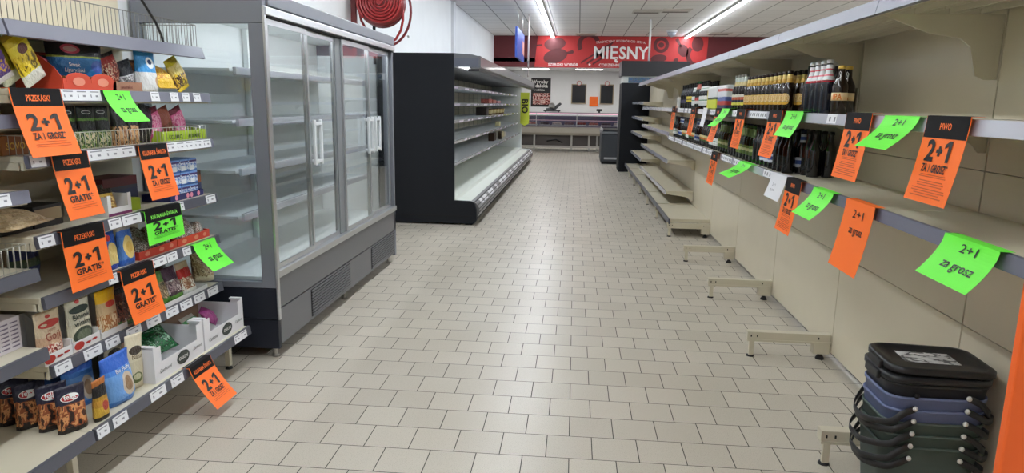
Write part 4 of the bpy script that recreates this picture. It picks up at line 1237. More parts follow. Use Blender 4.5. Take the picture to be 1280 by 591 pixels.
# ------------------------------------------------------------------ snack shelving on the left
LX, LB, LBACK = -1.945, -1.80, -2.40
WIRE = mat('chrome_wire', (196, 194, 184), 0.3, 0.7)
def lrail(mb, x, y0, y1, z, h=.042):
    return mb.prism([(x, z + .004), (x, z - .02), (x + .006, z - h - .002), (x + .020, z - h), (x + .014, z + .003)], 'y', y0, y1)
def fence(mb, x, y0, y1, z, h, pitch=.026, ret=0.0):
    for zz in (z + .006, z + h): mb.tube([(x, y0, zz), (x, y1, zz)], .0019, 6)
    n = int((y1 - y0) / pitch)
    for k in range(n + 1):
        y = y0 + (y1 - y0) * k / n
        mb.tube([(x, y, z + .001), (x, y, z + h)], .0013, 5)
    if ret:
        for yy in (y0, y1):
            mb.tube([(x, yy, z + h), (x - ret, yy, z + h)], .0019, 6)
            for k in range(int(ret / pitch)): mb.tube([(x - pitch * (k + 1), yy, z + .001), (x - pitch * (k + 1), yy, z + h)], .0013, 5)
    return mb
def lbay(label, y0, y1, shelves, fences):
    b = thing('snack_shelving_bay', label, 'shelving', (LBACK, (y0 + y1) / 2, 0), group='snack shelving bays')
    Wb = neg(b)
    a, c = y0 + .0015, y1 - .0015
    for (z0, z1) in ((.06, .60), (.603, 1.20), (1.203, 1.80), (1.803, 2.36)):
        MB().box(LBACK - .02, LBACK, a, c, z0, z1, .0015).build('back_panel', CREAM_PANEL, b, Wb)
    for z in shelves:
        mb = MB().box(LBACK + .002, LX, a, c, z - .022, z, .003).box(LX - .012, LX, a, c, z - .05, z - .022)
        for yy in (a, c - .006): mb.box(LBACK + .03, LX - .02, yy, yy + .006, z - .05, z - .022)
        s = mb.build('shelf', CREAM, b, Wb)
        lrail(MB(), LX, a + .004, c - .004, z).build('price_rail', RAIL_DARK if z < 1.0 else RAIL, s)
        if z in fences:
            f0, f1, h, ret = fences[z]
            fixn(fence(MB(), LX - .012, f0, f1, z, h, ret=ret).build('wire_fence', WIRE, s))
    z = .245
    mb = MB().box(LBACK + .002, LB, a, c, z - .03, z, .003)
    s = mb.build('base_shelf', CREAM, b, Wb)
    lrail(MB(), LB, a + .004, c - .004, z).build('price_rail', RAIL_DARK, s)
    z = 1.742
    mb = MB().box(LBACK + .002, LX - .02, a, c, z - .018, z, .003).box(LX - .20, LX - .19, a, c, z - .035, z - .018)
    s = mb.build('canopy', CREAM, b, Wb)
    MB().prism([(LX - .02, z + .002), (LX - .012, z + .004), (LX + .004, z - .050), (LX - .004, z - .054), (LX - .02, z - .02)], 'y', a + .004, c - .004).build('front_rail', RAIL, s)
    if z in fences:
        f0, f1, h, ret = fences[z]
        fixn(fence(MB(), LX - .03, f0, f1, z, h, ret=ret).build('wire_fence', mat('dark_wire', (120, 118, 112), 0.4, 0.6), s))
    for yy in ([a + .02] if y0 < 2 else [a + .02, c - .03]):
        lg = MB().box(-1.925, -1.897, yy - .014, yy + .014, .018, .21, .002).box(LBACK + .01, -1.88, yy - .014, yy + .014, .165, .21).box(LBACK, LBACK + .06, yy - .014, yy + .014, .03, .21).build('base_leg', CREAM, b, Wb)
        MB().lathe([(.0, 0), (.02, 0), (.018, .01), (.006, .02)], (-1.911, yy, 0), 12).build('levelling_foot', BLACK, lg)
        MB().lathe([(.0, 0), (.02, 0), (.018, .01), (.006, .032)], (LBACK + .03, yy, 0), 12).build('levelling_foot', BLACK, lg)
    return b
LY0, LY1, LY2 = .98, 2.243, 3.505
lbay('snack shelving bay with six packed shelves beside the glass door cooler', LY1, LY2, (1.512, 1.277, .985, .757, .492), {1.742: (LY1 + .02, LY2 - .02, .115, .3), 1.277: (LY1 + .02, LY2 - .03, .072, .2)})
lbay('near snack shelving bay cut by the left edge of the photo', LY0, LY1, (1.42, 1.158, .872, .570), {1.742: (LY0 + .02, LY1 - .02, .115, .3), .872: (LY0 + .05, LY1 - .02, .095, .3)})
cab = fixn(MB().tube([(-2.02, 2.86, 3.35), (-2.0, 2.90, 2.8), (-1.985, 2.95, 2.25), (-1.975, 3.0, 2.02), (-1.97, 3.045, 1.918), (-1.97, 3.09, 1.876), (-1.972, 3.14, 1.832), (-1.976, 3.185, 1.775), (-1.978, 3.20, 1.743)], .006, 8).build('cable', BLACK))
tag(cab, 'black cable drooping from above onto the snack shelf canopy', 'cable')

# promotion sheets on the left
FINE_L = [(.22, .80, .80, .006), (.16, .86, .835, .006), (.16, .86, .865, .006)]
def offer(label, ya, yb, zt, out, drop, title, line, paper=ORANGE, lt=None, head=.32, xr=None, tw=.46, ts=.085, skew=0.0, curl=1.4):
    return sheet(label, 1, ya, yb, zt - .003, xr if xr is not None else LX + .010, out, drop, paper, (head,),
                 [(title, ts, .5, .08 + (head - .08) * .72, .02, tw, lt or OT), ('2+1', .235, .5, .645, .034, .62, INK), (line, .095, .5, .77, .03, .66, INK)], fine=FINE_L, group='orange snack offer sheets' if paper is ORANGE else 'green offer sheets on the snack shelves', skew=skew, curl=curl, fine_mat=None if paper is ORANGE else mat('green_fine', (60, 150, 40), 0.6))
offer('orange offer sheet highest on the left reading ZA 1 GROSZ', 2.185, 2.422, 1.512, .060, .235, 'PRZEKĄSKI', 'ZA 1 GROSZ*', skew=.0)
offer('orange offer sheet reading GRATIS directly below the highest one', 2.339, 2.530, 1.277, .050, .245, 'PRZEKĄSKI', 'GRATIS*')
offer('orange offer sheet with two word header beside the blue cartons', 2.846, 3.060, 1.277, .045, .240, 'KULINARIA ŚWIATA', 'ZA 1 GROSZ*', tw=.80, ts=.085)
offer('orange GRATIS offer sheet above the lying paper bags', 2.345, 2.580, .985, .022, .235, 'PRZEKĄSKI', 'GRATIS*')
offer('green GRATIS offer sheet with black header on the snack shelves', 2.846, 3.13, .985, .012, .155, 'KULINARIA ŚWIATA', 'GRATIS*', GREEN, GT, head=.42, tw=.72, ts=.11, curl=.8)
offer('orange GRATIS offer sheet over the second lowest snack shelf', 2.652, 2.880, .757, .045, .235, 'PRZEKĄSKI', 'GRATIS*')
offer('lowest orange offer sheet hanging by the floor at the shelf end', 2.862, 3.050, .245, .125, .195, 'KULINARIA ŚWIATA', 'ZA 1 GROSZ*', xr=LB + .010, tw=.78, ts=.085)
grosz('green offer sheet on the top snack shelf rail', 2.655, 2.822, 1.512, .085, .125, side=1, xr=LX + .010, s=.8)
grosz('green offer sheet at the end of the red tray shelf', 3.215, 3.425, .757, .10, .132, side=1, xr=LX + .010, s=.8)

PRICE_INK = mat('price_ink', (140, 140, 146), 0.6)
# price cards on the left rails
def card_left(label, y0, y1, z, x):
    o = MB().prism([(x + .0150, z + .002), (x + .0212, z - .039), (x + .0222, z - .039), (x + .0160, z + .002)], 'y', y0, y1).build('price_card', PAPER)
    tag(o, label, 'price card', 'price cards on the snack shelves')
    q = MB()
    n = max(1, round((y1 - y0) / .085)); w = (y1 - y0) / n
    for k in range(n):
        a = y0 + w * k
        q.prism([(x + .0193, z - .018), (x + .0205, z - .025), (x + .0209, z - .025), (x + .0198, z - .018)], 'y', a + w * .55, a + w * .74)
        q.prism([(x + .0169, z - .003), (x + .0175, z - .007), (x + .0179, z - .007), (x + .0173, z - .003)], 'y', a + w * .15, a + w * .85)
        q.prism([(x + .0189, z - .016), (x + .0209, z - .027), (x + .0212, z - .027), (x + .0193, z - .016)], 'y', a + w * .15, a + w * .22)
    q.build('print', PRICE_INK, o)
SN = {1.512: ('top', [(2.44, 2.655), (2.985, 3.05), (3.137, 3.203), (3.237, 3.30), (3.336, 3.40)]),
      1.277: ('fence', [(2.255, 2.325), (2.545, 2.84), (3.07, 3.47)]),
      .985: ('dark middle', [(2.25, 2.325), (2.627, 2.706), (2.713, 2.84), (3.14, 3.18), (3.385, 3.478)]),
      .757: ('red tray', [(2.590, 2.648), (2.885, 3.0), (3.006, 3.09), (3.14, 3.21)]),
      .492: ('second lowest', [(2.255, 2.34), (2.409, 2.512), (2.537, 2.624), (2.671, 2.772), (2.813, 2.917), (2.962, 3.063), (3.084, 3.185), (3.207, 3.307), (3.339, 3.44)]),
      .245: ('lowest', [(2.252, 2.317), (2.342, 2.429), (2.581, 2.692), (2.734, 2.83), (3.312, 3.447)])}
for z, (nm, L_) in SN.items():
    for k, (a, c) in enumerate(L_):
        card_left(nth(k) + ' price card from the left on the ' + nm + ' snack shelf rail', a, c, z, LB if z < .3 else LX)
card_left('white price card at the end of the near bay shelf with a blue bag', 2.02, 2.15, 1.158, LX)

# ------------------------------------------------------------------ packs
def pouch_mb(w, h, d, seal=.07, gusset=False, seed=0, n=12, m=14):
    rnd = random.Random(seed)
    ph = rnd.uniform(0, 6)
    def T(u, v):
        a = max(0.0, 1 - abs(2 * u - 1) ** 3.0) ** .6
        if v < seal and not gusset: b = .06
        elif v > 1 - seal: b = .05
        else:
            q = (v - (0 if gusset else seal)) / (1 - seal - (0 if gusset else seal))
            b = (1 - q ** 2.2 * .92) * (min(1, .75 + q * 2)) if gusset else math.sin(PI * min(1, max(0, q))) ** .55
        wob = 1 + .10 * math.sin(9 * u + 7 * v + ph) * math.sin(11 * v + ph)
        return max(.0012, d / 2 * a * b * wob)
    def Wd(v): return w / 2 * (1 - (.05 if gusset else .04) * math.sin(PI * v))
    mb = MB(); vs = []; fs = []
    for s_ in (1, -1):
        for j in range(m + 1):
            for i in range(n + 1):
                u, v = i / n, j / m
                x = T(u, v) * s_ if 0 < i < n else .0006 * s_
                vs.append((x, (2 * u - 1) * Wd(v), v * h))
    o = (n + 1) * (m + 1)
    for j in range(m):
        for i in range(n):
            a = j * (n + 1) + i
            fs.append((a, a + 1, a + n + 2, a + n + 1))
            fs.append((o + a, o + a + n + 1, o + a + n + 2, o + a + 1))
    for i in range(n):
        fs.append((i, o + i, o + i + 1, i + 1)); a = m * (n + 1) + i; fs.append((a, a + 1, o + a + 1, o + a))
    for j in range(m):
        a = j * (n + 1); fs.append((a, a + n + 1, o + a + n + 1, o + a)); a += n; fs.append((a, o + a, o + a + n + 1, a + n + 1))
    mb.add(vs, fs, 0, True)
    return mb, T, Wd
def pouch(name, label, cat, x, y, z, w, h, d, m, rz=0.0, rx=0.0, ry=0.0, gusset=False, texts=(), patches=(), group=None, seed=0):
    z += .46 * w * abs(math.sin(rx)) + (.42 * d * abs(math.sin(ry)) if gusset or abs(ry) > .5 else 0)      # a tilted bag rests on its lower edge
    t = thing(name, label, cat, (x, y, z), group=group, rot=(rx, ry, rz))
    mb, T, Wd = pouch_mb(w, h, d, gusset=gusset, seed=seed or int(abs(y) * 1000))
    fixn(mb.build('bag', m, t))
    def S(a, c, e):
        u = min(.98, max(.02, (a / w) + .5)); v = min(.99, max(.0, c / h))
        return (T(u, v) + e, a, c)
    for (u, v, ru, rv, mm) in patches:
        q = MB(); n = 18
        cen = S((u - .5) * w, v * h, .0018)
        R_ = [S((u - .5 + ru * math.cos(2 * PI * k / n)) * w, (v + rv * math.sin(2 * PI * k / n)) * h, .0014) for k in range(n)]
        q.add([cen] + R_, [(0, 1 + k, 1 + (k + 1) % n) for k in range(n)])
        q.build('logo', mm, t)
    bm_ = {}
    for (s_, size, u, v, bold, sx, mm) in texts:
        q = bm_.setdefault(mm.name, (MB(), mm))[0]
        put_text(q, s_, size, (u - .5) * w, v * h, lambda a, c: S(a, c, .0026), bold, sx)
    for q, mm in bm_.values(): q.build('print', mm, t)
    return t
def carton(name, label, cat, x, y, z, sx, sy, sz, m, rz=0.0, rot=None, texts=(), group=None, bev=.002, panels=()):
    """closed box, front is +x; x is its front face"""
    t = thing(name, label, cat, (x, y, z), rz=rz, group=group, rot=rot)
    MB().box(-sx, 0, -sy / 2, sy / 2, 0, sz, bev).build('box', m, t)
    for (y0, y1, z0, z1, mm) in panels:
        MB().box(.0002, .0010, y0 * sy, y1 * sy, z0 * sz, z1 * sz).build('panel', mm, t)
    bm_ = {}
    for (s_, size, u, v, bold, sx_, mm) in texts:
        q = bm_.setdefault(mm.name, (MB(), mm))[0]
        put_text(q, s_, size, (u - .5) * sy, v * sz, lambda a, c: (.0016, a, c), bold, sx_)
    for q, mm in bm_.values(): q.build('print', mm, t)
    return t
def tray(name, label, cat, x, y, z, dx, w, hf, hb, m, group=None, slope=True, ovals=None, texts=(), th=.003, notch=None, hs=None):
    """open display tray: front lip hf high, back hb high, front face at x (faces +x)"""
    t = thing(name, label, cat, (x, y, z), group=group)
    mb = MB().box(-dx, 0, -w / 2, w / 2, 0, th)
    mb.box(-th, 0, -w / 2, w / 2, th, hf)
    mb.box(-dx, -dx + th, -w / 2, w / 2, th, hb)
    for s_ in (-1, 1):
        y0 = s_ * w / 2 - (th if s_ > 0 else 0)
        prof = [(-th, th), (-th, hs if hs else hf), (-dx * .35, hs if hs else (hf * .6 + hb * .4)), (-dx + th, hb), (-dx + th, th)]
        mb.prism(prof, 'y', y0, y0 + th)
    mb.build('tray', m, t)
    if ovals:
        mm, L_ = ovals
        for (u, v, ru, rv) in L_:
            q = MB(); n = 18
            q.add([(.0012, u + ru * math.cos(2 * PI * k / n), v + rv * math.sin(2 * PI * k / n)) for k in range(n)], [tuple(range(n))])
            q.build('logo', mm, t)
    bm_ = {}
    for (s_, size, u, v, bold, sx_, mm) in texts:
        q = bm_.setdefault(mm.name, (MB(), mm))[0]
        put_text(q, s_, size, u, v, lambda a, c: (.0018, a, c), bold, sx_)
    for q, mm in bm_.values(): q.build('print', mm, t)
    return t

# ---- top shelf
Z = 1.5122
NUTS = [(196, 140, 80), (224, 186, 120), (150, 96, 50), (236, 214, 160)]
PURPLE = packmat('purple_pack', [(0, (206, 200, 196)), (.12, (70, 36, 110)), (.55, (96, 52, 150)), (.9, (110, 70, 160))], (.2, .45, [(84, 44, 128), (200, 160, 60), (96, 52, 150)]))
YELLOWP = packmat('yellow_snack_pack', [(0, (226, 226, 214)), (.24, (236, 214, 60)), (.78, (206, 178, 20)), (.9, (150, 120, 10))], (.28, .6, [(240, 214, 70), (222, 190, 30), (110, 90, 20)]), [(.5, .68, .22, .09, (96, 40, 24))])
OLIVEP = packmat('olive_snack_pack', [(0, (216, 218, 190)), (.24, (170, 160, 30)), (.7, (150, 140, 20))], (.3, .6, [(180, 168, 30), (120, 110, 20)]))
pouch('snack_bag', 'purple snack bag leaning at the left end of the top snack shelf', 'snack bag', -2.03, 2.30, Z, .11, .165, .035, PURPLE, rx=.48)
pouch('snack_bag', 'olive yellow snack bag leaning behind the bright yellow one', 'snack bag', -2.05, 2.37, Z, .10, .18, .03, OLIVEP, rx=.52)
pouch('snack_bag', 'bright yellow snack bag with white base leaning on the red tray', 'snack bag', -2.02, 2.44, Z, .115, .200, .035, YELLOWP, rx=.52)
REDT = mat('red_card', (206, 70, 44), 0.55)
t = thing('display_tray', 'red display tray with tall sloping side on the top snack shelf', 'tray', (-1.985, 2.69, Z))
mb = MB().box(-.20, 0, -.16, .15, 0, .003).box(-.003, 0, -.16, .15, .003, .045).box(-.20, -.197, -.16, .15, .003, .15)
mb.prism([(-.003, .003), (-.003, .05), (-.03, .085), (-.09, .13), (-.197, .185), (-.197, .003)], 'y', -.163, -.160).prism([(-.003, .003), (-.003, .045), (-.197, .10), (-.197, .003)], 'y', .150, .153)
for c in (-.075, .065):
    P_ = [(c + .068 * math.cos(PI * k / 12), .043 + .026 * math.sin(PI * k / 12)) for k in range(13)]
    mb.prism([(c - .068, .03)] + P_[::-1] + [(c + .068, .03)], 'x', -.003, 0.0008)
mb.build('tray', REDT, t)
for c in (-.075, .065):
    q = MB(); q.add([(.0016, c + .034 * math.cos(2 * PI * k / 18), .034 + .017 * math.sin(2 * PI * k / 18)) for k in range(18)], [tuple(range(18))]); q.build('logo', mat('pale_red_logo', (226, 140, 116), 0.5), t)
CORNB = packmat('blue_snack_pack', [(0, (214, 176, 110)), (.24, (34, 110, 170)), (.62, (40, 120, 186)), (.66, (170, 190, 90)), (.70, (24, 24, 34))], (-.1, .26, [(222, 190, 110), (150, 96, 56), (238, 216, 150), (206, 160, 90)]), [(.42, .86, .17, .11, (214, 90, 120)), (.42, .86, .12, .06, (236, 200, 206)), (.88, .48, .14, .14, (60, 90, 170))])
pouch('snack_bag', 'blue nut bag with pink round logo standing in the red tray', 'snack bag', -2.06, 2.70, Z + .012, .21, .178, .06, CORNB, rz=-.55, texts=(('Smak', .022, .44, .47, .01, .9, WHITE_PRINT), ('Ligurysjski', .022, .44, .35, .01, .8, WHITE_PRINT)))
pouch('snack_bag', 'second blue nut bag half hidden in the red tray', 'snack bag', -2.12, 2.60, Z + .004, .14, .13, .05, CORNB, rz=-.2)
pouch('snack_bag', 'dark red snack pack leaning beside the blue nut bag', 'snack bag', -2.04, 2.895, Z + .004, .12, .145, .05, packmat('dark_red_pack', [(0, (120, 30, 30)), (.7, (150, 40, 34)), (.9, (30, 24, 26))], (.1, .75, [(130, 34, 30), (216, 190, 160), (170, 60, 40), (90, 40, 30)])), rx=.30)
BROWNT = mat('kraft_card', (160, 116, 92), 0.65)
tray('display_tray', 'low brown cardboard tray on the top snack shelf', 'tray', -1.985, 2.925, Z, .18, .215, .042, .06, BROWNT, texts=(('naturalne', .022, -.02, .014, .005, 1, mat('dark_red_ink', (120, 50, 44), 0.6)),))
DARKB = packmat('black_snack_pack', [(0, (206, 206, 204)), (.3, (206, 210, 214)), (.5, (30, 34, 44)), (.85, (24, 26, 34))], (.15, .45, [(220, 220, 220), (110, 110, 114), (200, 200, 200)]))
pouch('snack_bag', 'black and white snack pack leaning in the brown tray', 'snack bag', -2.03, 2.985, Z + .004, .10, .125, .045, DARKB, rx=.25)
pouch('snack_bag', 'large dark blue pack at the back of the top snack shelf', 'snack bag', -2.20, 2.93, Z, .22, .19, .06, packmat('night_pack', [(0, (28, 30, 44)), (.6, (40, 46, 64)), (.75, (60, 70, 80))]))
BWP = packmat('white_blue_snack_pack', [(0, (226, 226, 224)), (.46, (60, 150, 214)), (.9, (44, 130, 200))], (-1, -.9, [(0, 0, 0)]), [(.60, .68, .20, .13, (232, 236, 240)), (.60, .70, .10, .06, (40, 70, 120)), (.85, .25, .16, .13, (196, 150, 100))])
pouch('snack_bag', 'white and light blue standing pack with a cartoon badge', 'snack bag', -2.0, 3.07, Z, .125, .195, .075, BWP, gusset=True, rz=-.15)
CHEET = packmat('yellow_crisp_pack', [(0, (236, 190, 40)), (.7, (240, 200, 60)), (.9, (150, 90, 40))], (.25, .85, [(240, 196, 50), (220, 150, 40), (246, 214, 90)]))
pouch('crisp_bag', 'yellow crisp bag lying back on the top snack shelf', 'crisp bag', -1.985, 3.225, Z + .002, .15, .15, .07, CHEET, ry=-.75, rz=.0)
pouch('crisp_bag', 'brown crisp bag standing behind the yellow one', 'crisp bag', -2.12, 3.19, Z, .13, .15, .06, packmat('brown_crisp', [(0, (120, 70, 40)), (.5, (170, 100, 60)), (.8, (90, 50, 36))], (0, .9, [(150, 80, 50), (206, 140, 90), (96, 60, 40)])))
pouch('crisp_bag', 'yellow and black crisp bag leaning at the shelf end', 'crisp bag', -2.0, 3.385, Z, .12, .165, .055, packmat('yellow_black_crisp', [(0, (232, 200, 50)), (.3, (60, 40, 30)), (.45, (226, 206, 120)), (.8, (206, 190, 40))], (.1, .5, [(236, 206, 60), (70, 44, 40), (210, 170, 60)])), rx=.35, ry=-.25)

# ---- fence shelf
Z = 1.2772
BLKG = packmat('black_green_pack', [(0, (190, 150, 100)), (.3, (70, 110, 40)), (.42, (18, 18, 20)), (.66, (96, 140, 50)), (.72, (18, 18, 20))], (.0, .42, [(24, 24, 22), (96, 140, 60), (214, 200, 160), (60, 90, 40)]), [(.5, .86, .27, .045, (206, 206, 204)), (.5, .86, .23, .028, (40, 40, 44))])
BLKO = packmat('black_orange_pack', [(0, (206, 160, 110)), (.4, (16, 16, 18))], (.0, .5, [(24, 20, 18), (206, 160, 110), (150, 100, 60)]), [(.5, .84, .25, .04, (150, 150, 150))])
for k, y in enumerate((2.46, 2.555, 2.65, 2.75, 2.85, 2.945)):
    pouch('snack_bag', nth(k) + ' black snack bag from the left behind the wire fence', 'snack bag', -2.0 - .01 * (k % 2), y, Z + .001, .10, .172, .05, BLKG if k < 4 else BLKO, gusset=True, group='black snack bags behind the fence', seed=k + 1)
pouch('snack_bag', 'black and purple bag leaning outwards beside the pink bags', 'snack bag', -2.02, 3.045, Z + .001, .10, .17, .05, packmat('black_purple', [(0, (24, 18, 26)), (.5, (60, 24, 60)), (.8, (20, 16, 22))]), rx=-.18)
PINK = packmat('pink_snack_pack', [(0, (196, 70, 120)), (.5, (222, 96, 150)), (.85, (120, 40, 60))], (.2, .8, [(226, 100, 156), (240, 170, 200), (206, 80, 136)]))
for k, (y, rr_) in enumerate(((3.15, .25), (3.24, .3), (3.36, .35))):
    pouch('snack_bag', nth(k) + ' pink snack bag from the left above the lime green tray', 'snack bag', -2.02, y, Z + .001, .105, .155, .05, PINK if k != 1 else packmat('brown_pink', [(0, (120, 60, 40)), (.5, (150, 80, 60))]), rx=rr_, group='pink snack bags')
LIME = mat('lime_card', (170, 196, 50), 0.55)
tray('display_tray', 'lime green display tray behind the wire fence', 'tray', -1.962, 3.30, Z + .0002, .16, .39, .052, .07, LIME, texts=(('KOLMAC', .026, -.09, .016, .02, 1, mat('dark_green_ink', (50, 80, 20), 0.6)), ('KOLMAC', .026, .08, .016, .02, 1, mat('dark_green_ink', (50, 80, 20)))))
carton('snack_box', 'small brown box with yellow letters at the left end of the fence shelf', 'box', -2.02, 2.305, Z, .10, .12, .07, mat('box_brown', (150, 92, 40), 0.5), texts=(('SOVO', .035, .5, .3, .02, .9, mat('box_yellow', (224, 180, 70), 0.5)),))

# ---- dark middle shelf
Z = .9852
TANB = packmat('paper_bag_brown', [(0, (196, 170, 130)), (.5, (210, 188, 150))], (.1, .9, [(204, 180, 142), (212, 190, 152), (192, 166, 128)]), wrinkle=.9)
carton('biscuit_box', 'black box with beige top lying at the left of the dark middle shelf', 'box', -2.06, 2.31, Z, .18, .15, .075, mat('box_black', (24, 22, 22), 0.5), panels=((-.45, .45, .2, .8, mat('box_beige', (150, 130, 104), 0.5)),))
carton('biscuit_box', 'second beige topped black box beside the orange sheet', 'box', -2.06, 2.47, Z, .18, .15, .085, mat('box_black', (24, 22, 22)), panels=((-.45, .45, .3, .85, mat('box_tan', (176, 156, 124), 0.5)),))
WT = mat('white_card', (226, 224, 222), 0.5)
t = tray('display_tray', 'white notched tray of golden sachets on the dark middle shelf', 'tray', -1.975, 2.775, Z, .20, .155, .035, .10, WT, hs=.085)
for yy in (-.0775, .0735 - .018): MB().box(-.003, 0, yy, yy + .022, .035, .09).build('corner_tab', WT, t)
MB().box(.0002, .001, -.0775, .0775, 0, .012).build('stripe', mat('purple_stripe', (110, 40, 90), 0.5), t)
GOLDS = packmat('golden_sachet', [(0, (206, 160, 60)), (.5, (226, 190, 90)), (.8, (40, 34, 26))], (.0, .7, [(220, 176, 70), (160, 110, 50), (236, 206, 130)]))
for k in range(3): pouch('sachet', nth(k) + ' golden sachet standing in the white notched tray', 'sachet', -2.02 - .045 * k, 2.775 + .012 * (k - 1), Z + .004, .125, .11 + .012 * k, .035, GOLDS, ry=-.25, group='golden sachets')
carton('dark_box', 'dark maroon display box behind the white notched tray', 'box', -2.10, 2.97, Z, .14, .24, .14, packmat('maroon_box', [(0, (50, 60, 90)), (.6, (60, 66, 80)), (.7, (96, 40, 44))], wrinkle=0))
carton('green_box', 'small lime box beside the white notched tray', 'box', -1.99, 2.905, Z, .09, .07, .055, LIME)
BLU = packmat('blue_bar_box', [(0, (66, 110, 180)), (.25, (196, 210, 226)), (.7, (110, 150, 206))], (.15, .85, [(196, 212, 230), (80, 120, 190), (226, 230, 236), (150, 180, 216)], ), wrinkle=0, scale=5)
NAVT = mat('navy_card', (38, 44, 96), 0.5)
tray('display_tray', 'navy tray carrying the stacked blue cartons', 'tray', -1.975, 3.30, Z, .15, .30, .032, .034, NAVT, ovals=(mat('pink_dot', (236, 150, 170), 0.5), [(-.10, .016, .013, .013), (.0, .016, .013, .013), (.035, .016, .013, .013), (.10, .016, .013, .013)]))
n_ = 0
for r_ in range(3):
    for c_ in range(3):
        carton('bar_carton', ['bottom', 'middle', 'top'][r_] + ' row ' + ['left', 'centre', 'right'][c_] + ' small blue carton in the navy tray', 'carton', -1.983, 3.225 + .078 * c_, Z + .0035 + .066 * r_, .12, .074, .064, BLU, bev=.003, group='small blue cartons', panels=((-.4, .1, .1, .45, mat('bar_white', (230, 232, 236), 0.5)), (-.45, .45, .72, .86, mat('bar_purple', (74, 54, 110), 0.5))))
carton('snack_carton', 'dark brown carton at the right of the small blue ones', 'carton', -2.0, 3.455, Z, .12, .05, .13, packmat('choc_carton', [(0, (50, 50, 90)), (.5, (130, 80, 50)), (.8, (60, 36, 30))], wrinkle=0))
pouch('paper_bag', 'crumpled tan paper bag lying on the dark middle shelf', 'bag', -1.965, 2.29, Z + .012, .24, .22, .07, TANB, ry=-1.42, rz=.15)

# ---- red tray shelf
Z = .7572
PASTA = packmat('blue_pasta_pack', [(0, (30, 70, 170)), (.12, (226, 206, 140)), (.5, (40, 90, 190)), (.93, (210, 216, 226))], (-1, -.9, [(0, 0, 0)]), [(.55, .42, .30, .22, (232, 206, 130)), (.4, .75, .2, .07, (206, 40, 40))])
PASTA2 = packmat('blue_pasta_pack_b', [(0, (50, 100, 190)), (.15, (80, 130, 200)), (.7, (60, 110, 196)), (.86, (206, 206, 210))], (-1, -.9, [(0, 0, 0)]), [(.5, .45, .34, .28, (236, 208, 130)), (.5, .45, .2, .14, (226, 186, 96))])
pouch('pasta_bag', 'left dark blue pasta bag with red badge beside the red tray', 'pasta bag', -2.0, 2.70, Z, .10, .185, .06, PASTA, gusset=True)
pouch('pasta_bag', 'right lighter blue pasta bag with yellow picture beside the red tray', 'pasta bag', -1.99, 2.80, Z, .10, .18, .06, PASTA2, gusset=True)
pouch('pasta_bag', 'deep blue bag in the shadow at the back of the red tray shelf', 'pasta bag', -2.16, 2.44, Z, .14, .17, .06, packmat('deep_blue', [(0, (24, 40, 96)), (.4, (60, 80, 60)), (.6, (24, 40, 96))]))
REDT2 = mat('tomato_card', (206, 66, 46), 0.5)
for k, (y, w) in enumerate(((3.02, .30), (3.325, .30))):
    tray('display_tray', ('left' if k == 0 else 'right') + ' low red tray of round cracker tubs above the green sheet', 'tray', -1.972, y, Z, .16, w, .038, .05, REDT2, group='low red trays', ovals=(mat('pale_red_logo', (226, 140, 116)), [(-.09, .02, .02, .010), (.02, .02, .02, .010), (.10, .02, .016, .010)]))
TUBS = packmat('tub_print', [(0, (150, 100, 70)), (.5, (206, 200, 190)), (.7, (90, 60, 46))], (0, 1, [(206, 196, 186), (110, 70, 50), (226, 220, 214), (150, 96, 70)]), wrinkle=0)
tb = thing('snack_tub', 'x', 'tub', (0, 0, -50), group='round snack tubs in the red trays')
MB().lathe([(.0, -.028), (.036, -.028), (.042, -.02), (.042, .018), (.036, .028), (.0, .028)], (0, 0, .043), 18, axis='x').build('tub', TUBS, tb)
MB().lathe([(.0, .0283), (.032, .0283), (.032, .031), (.0, .0315)], (0, 0, .043), 18, axis='x').build('lid', packmat('tub_lid', [(0, (190, 186, 182)), (.4, (222, 220, 216)), (.7, (150, 130, 120))], (0, 1, [(214, 212, 208), (120, 100, 92), (236, 236, 232)]), wrinkle=0), tb)
index_kids(tb)
k = 0
for y, w in ((3.02, .30), (3.325, .30)):
    for q in range(3):
        dup(tb, nth(k) + ' round snack tub from the left in the red trays, front row', (-2.005, y - .095 + .095 * q, Z + .004), (.1 * q, -.25, .3 * (q - 1))); k += 1
k = 0
for y, w in ((3.02, .30), (3.325, .30)):
    for q in range(3):
        dup(tb, nth(k) + ' round snack tub from the left in the red trays, heaped on top', (-2.055, y - .10 + .09 * q, Z + .052 + .006 * (q % 2)), (.4 * q, -.75, .5 * (q - 1))); k += 1
for c in list(tb.children): bpy.data.objects.remove(c)
bpy.data.objects.remove(tb)

# ---- second lowest shelf
Z = .4922
KRAFT = packmat('kraft_goji', [(0, (196, 160, 130)), (.5, (206, 186, 156))], (.04, .34, [(206, 186, 156), (170, 60, 44), (222, 206, 190), (120, 40, 34)]))
KRAFT2 = packmat('kraft_green', [(0, (196, 190, 166)), (.5, (206, 202, 182))], (-1, -.9, [(0, 0, 0)]), [(.5, .24, .40, .17, (54, 66, 52)), (.5, .24, .30, .11, (96, 104, 84)), (.5, .92, .1, .04, (206, 60, 60))])
REDINK = mat('red_ink', (176, 50, 40), 0.5)
BRINK = mat('brown_ink', (150, 80, 60), 0.5)
DKINK = mat('dark_green_print', (40, 56, 50), 0.5)
tray('display_tray', 'white and red tray holding the goji bag', 'tray', -1.955, 2.315, Z, .19, .145, .04, .16, WT, hs=.06, ovals=(REDINK, [(-.045, .02, .028, .016), (.005, .018, .016, .005), (.042, .021, .016, .005)]))
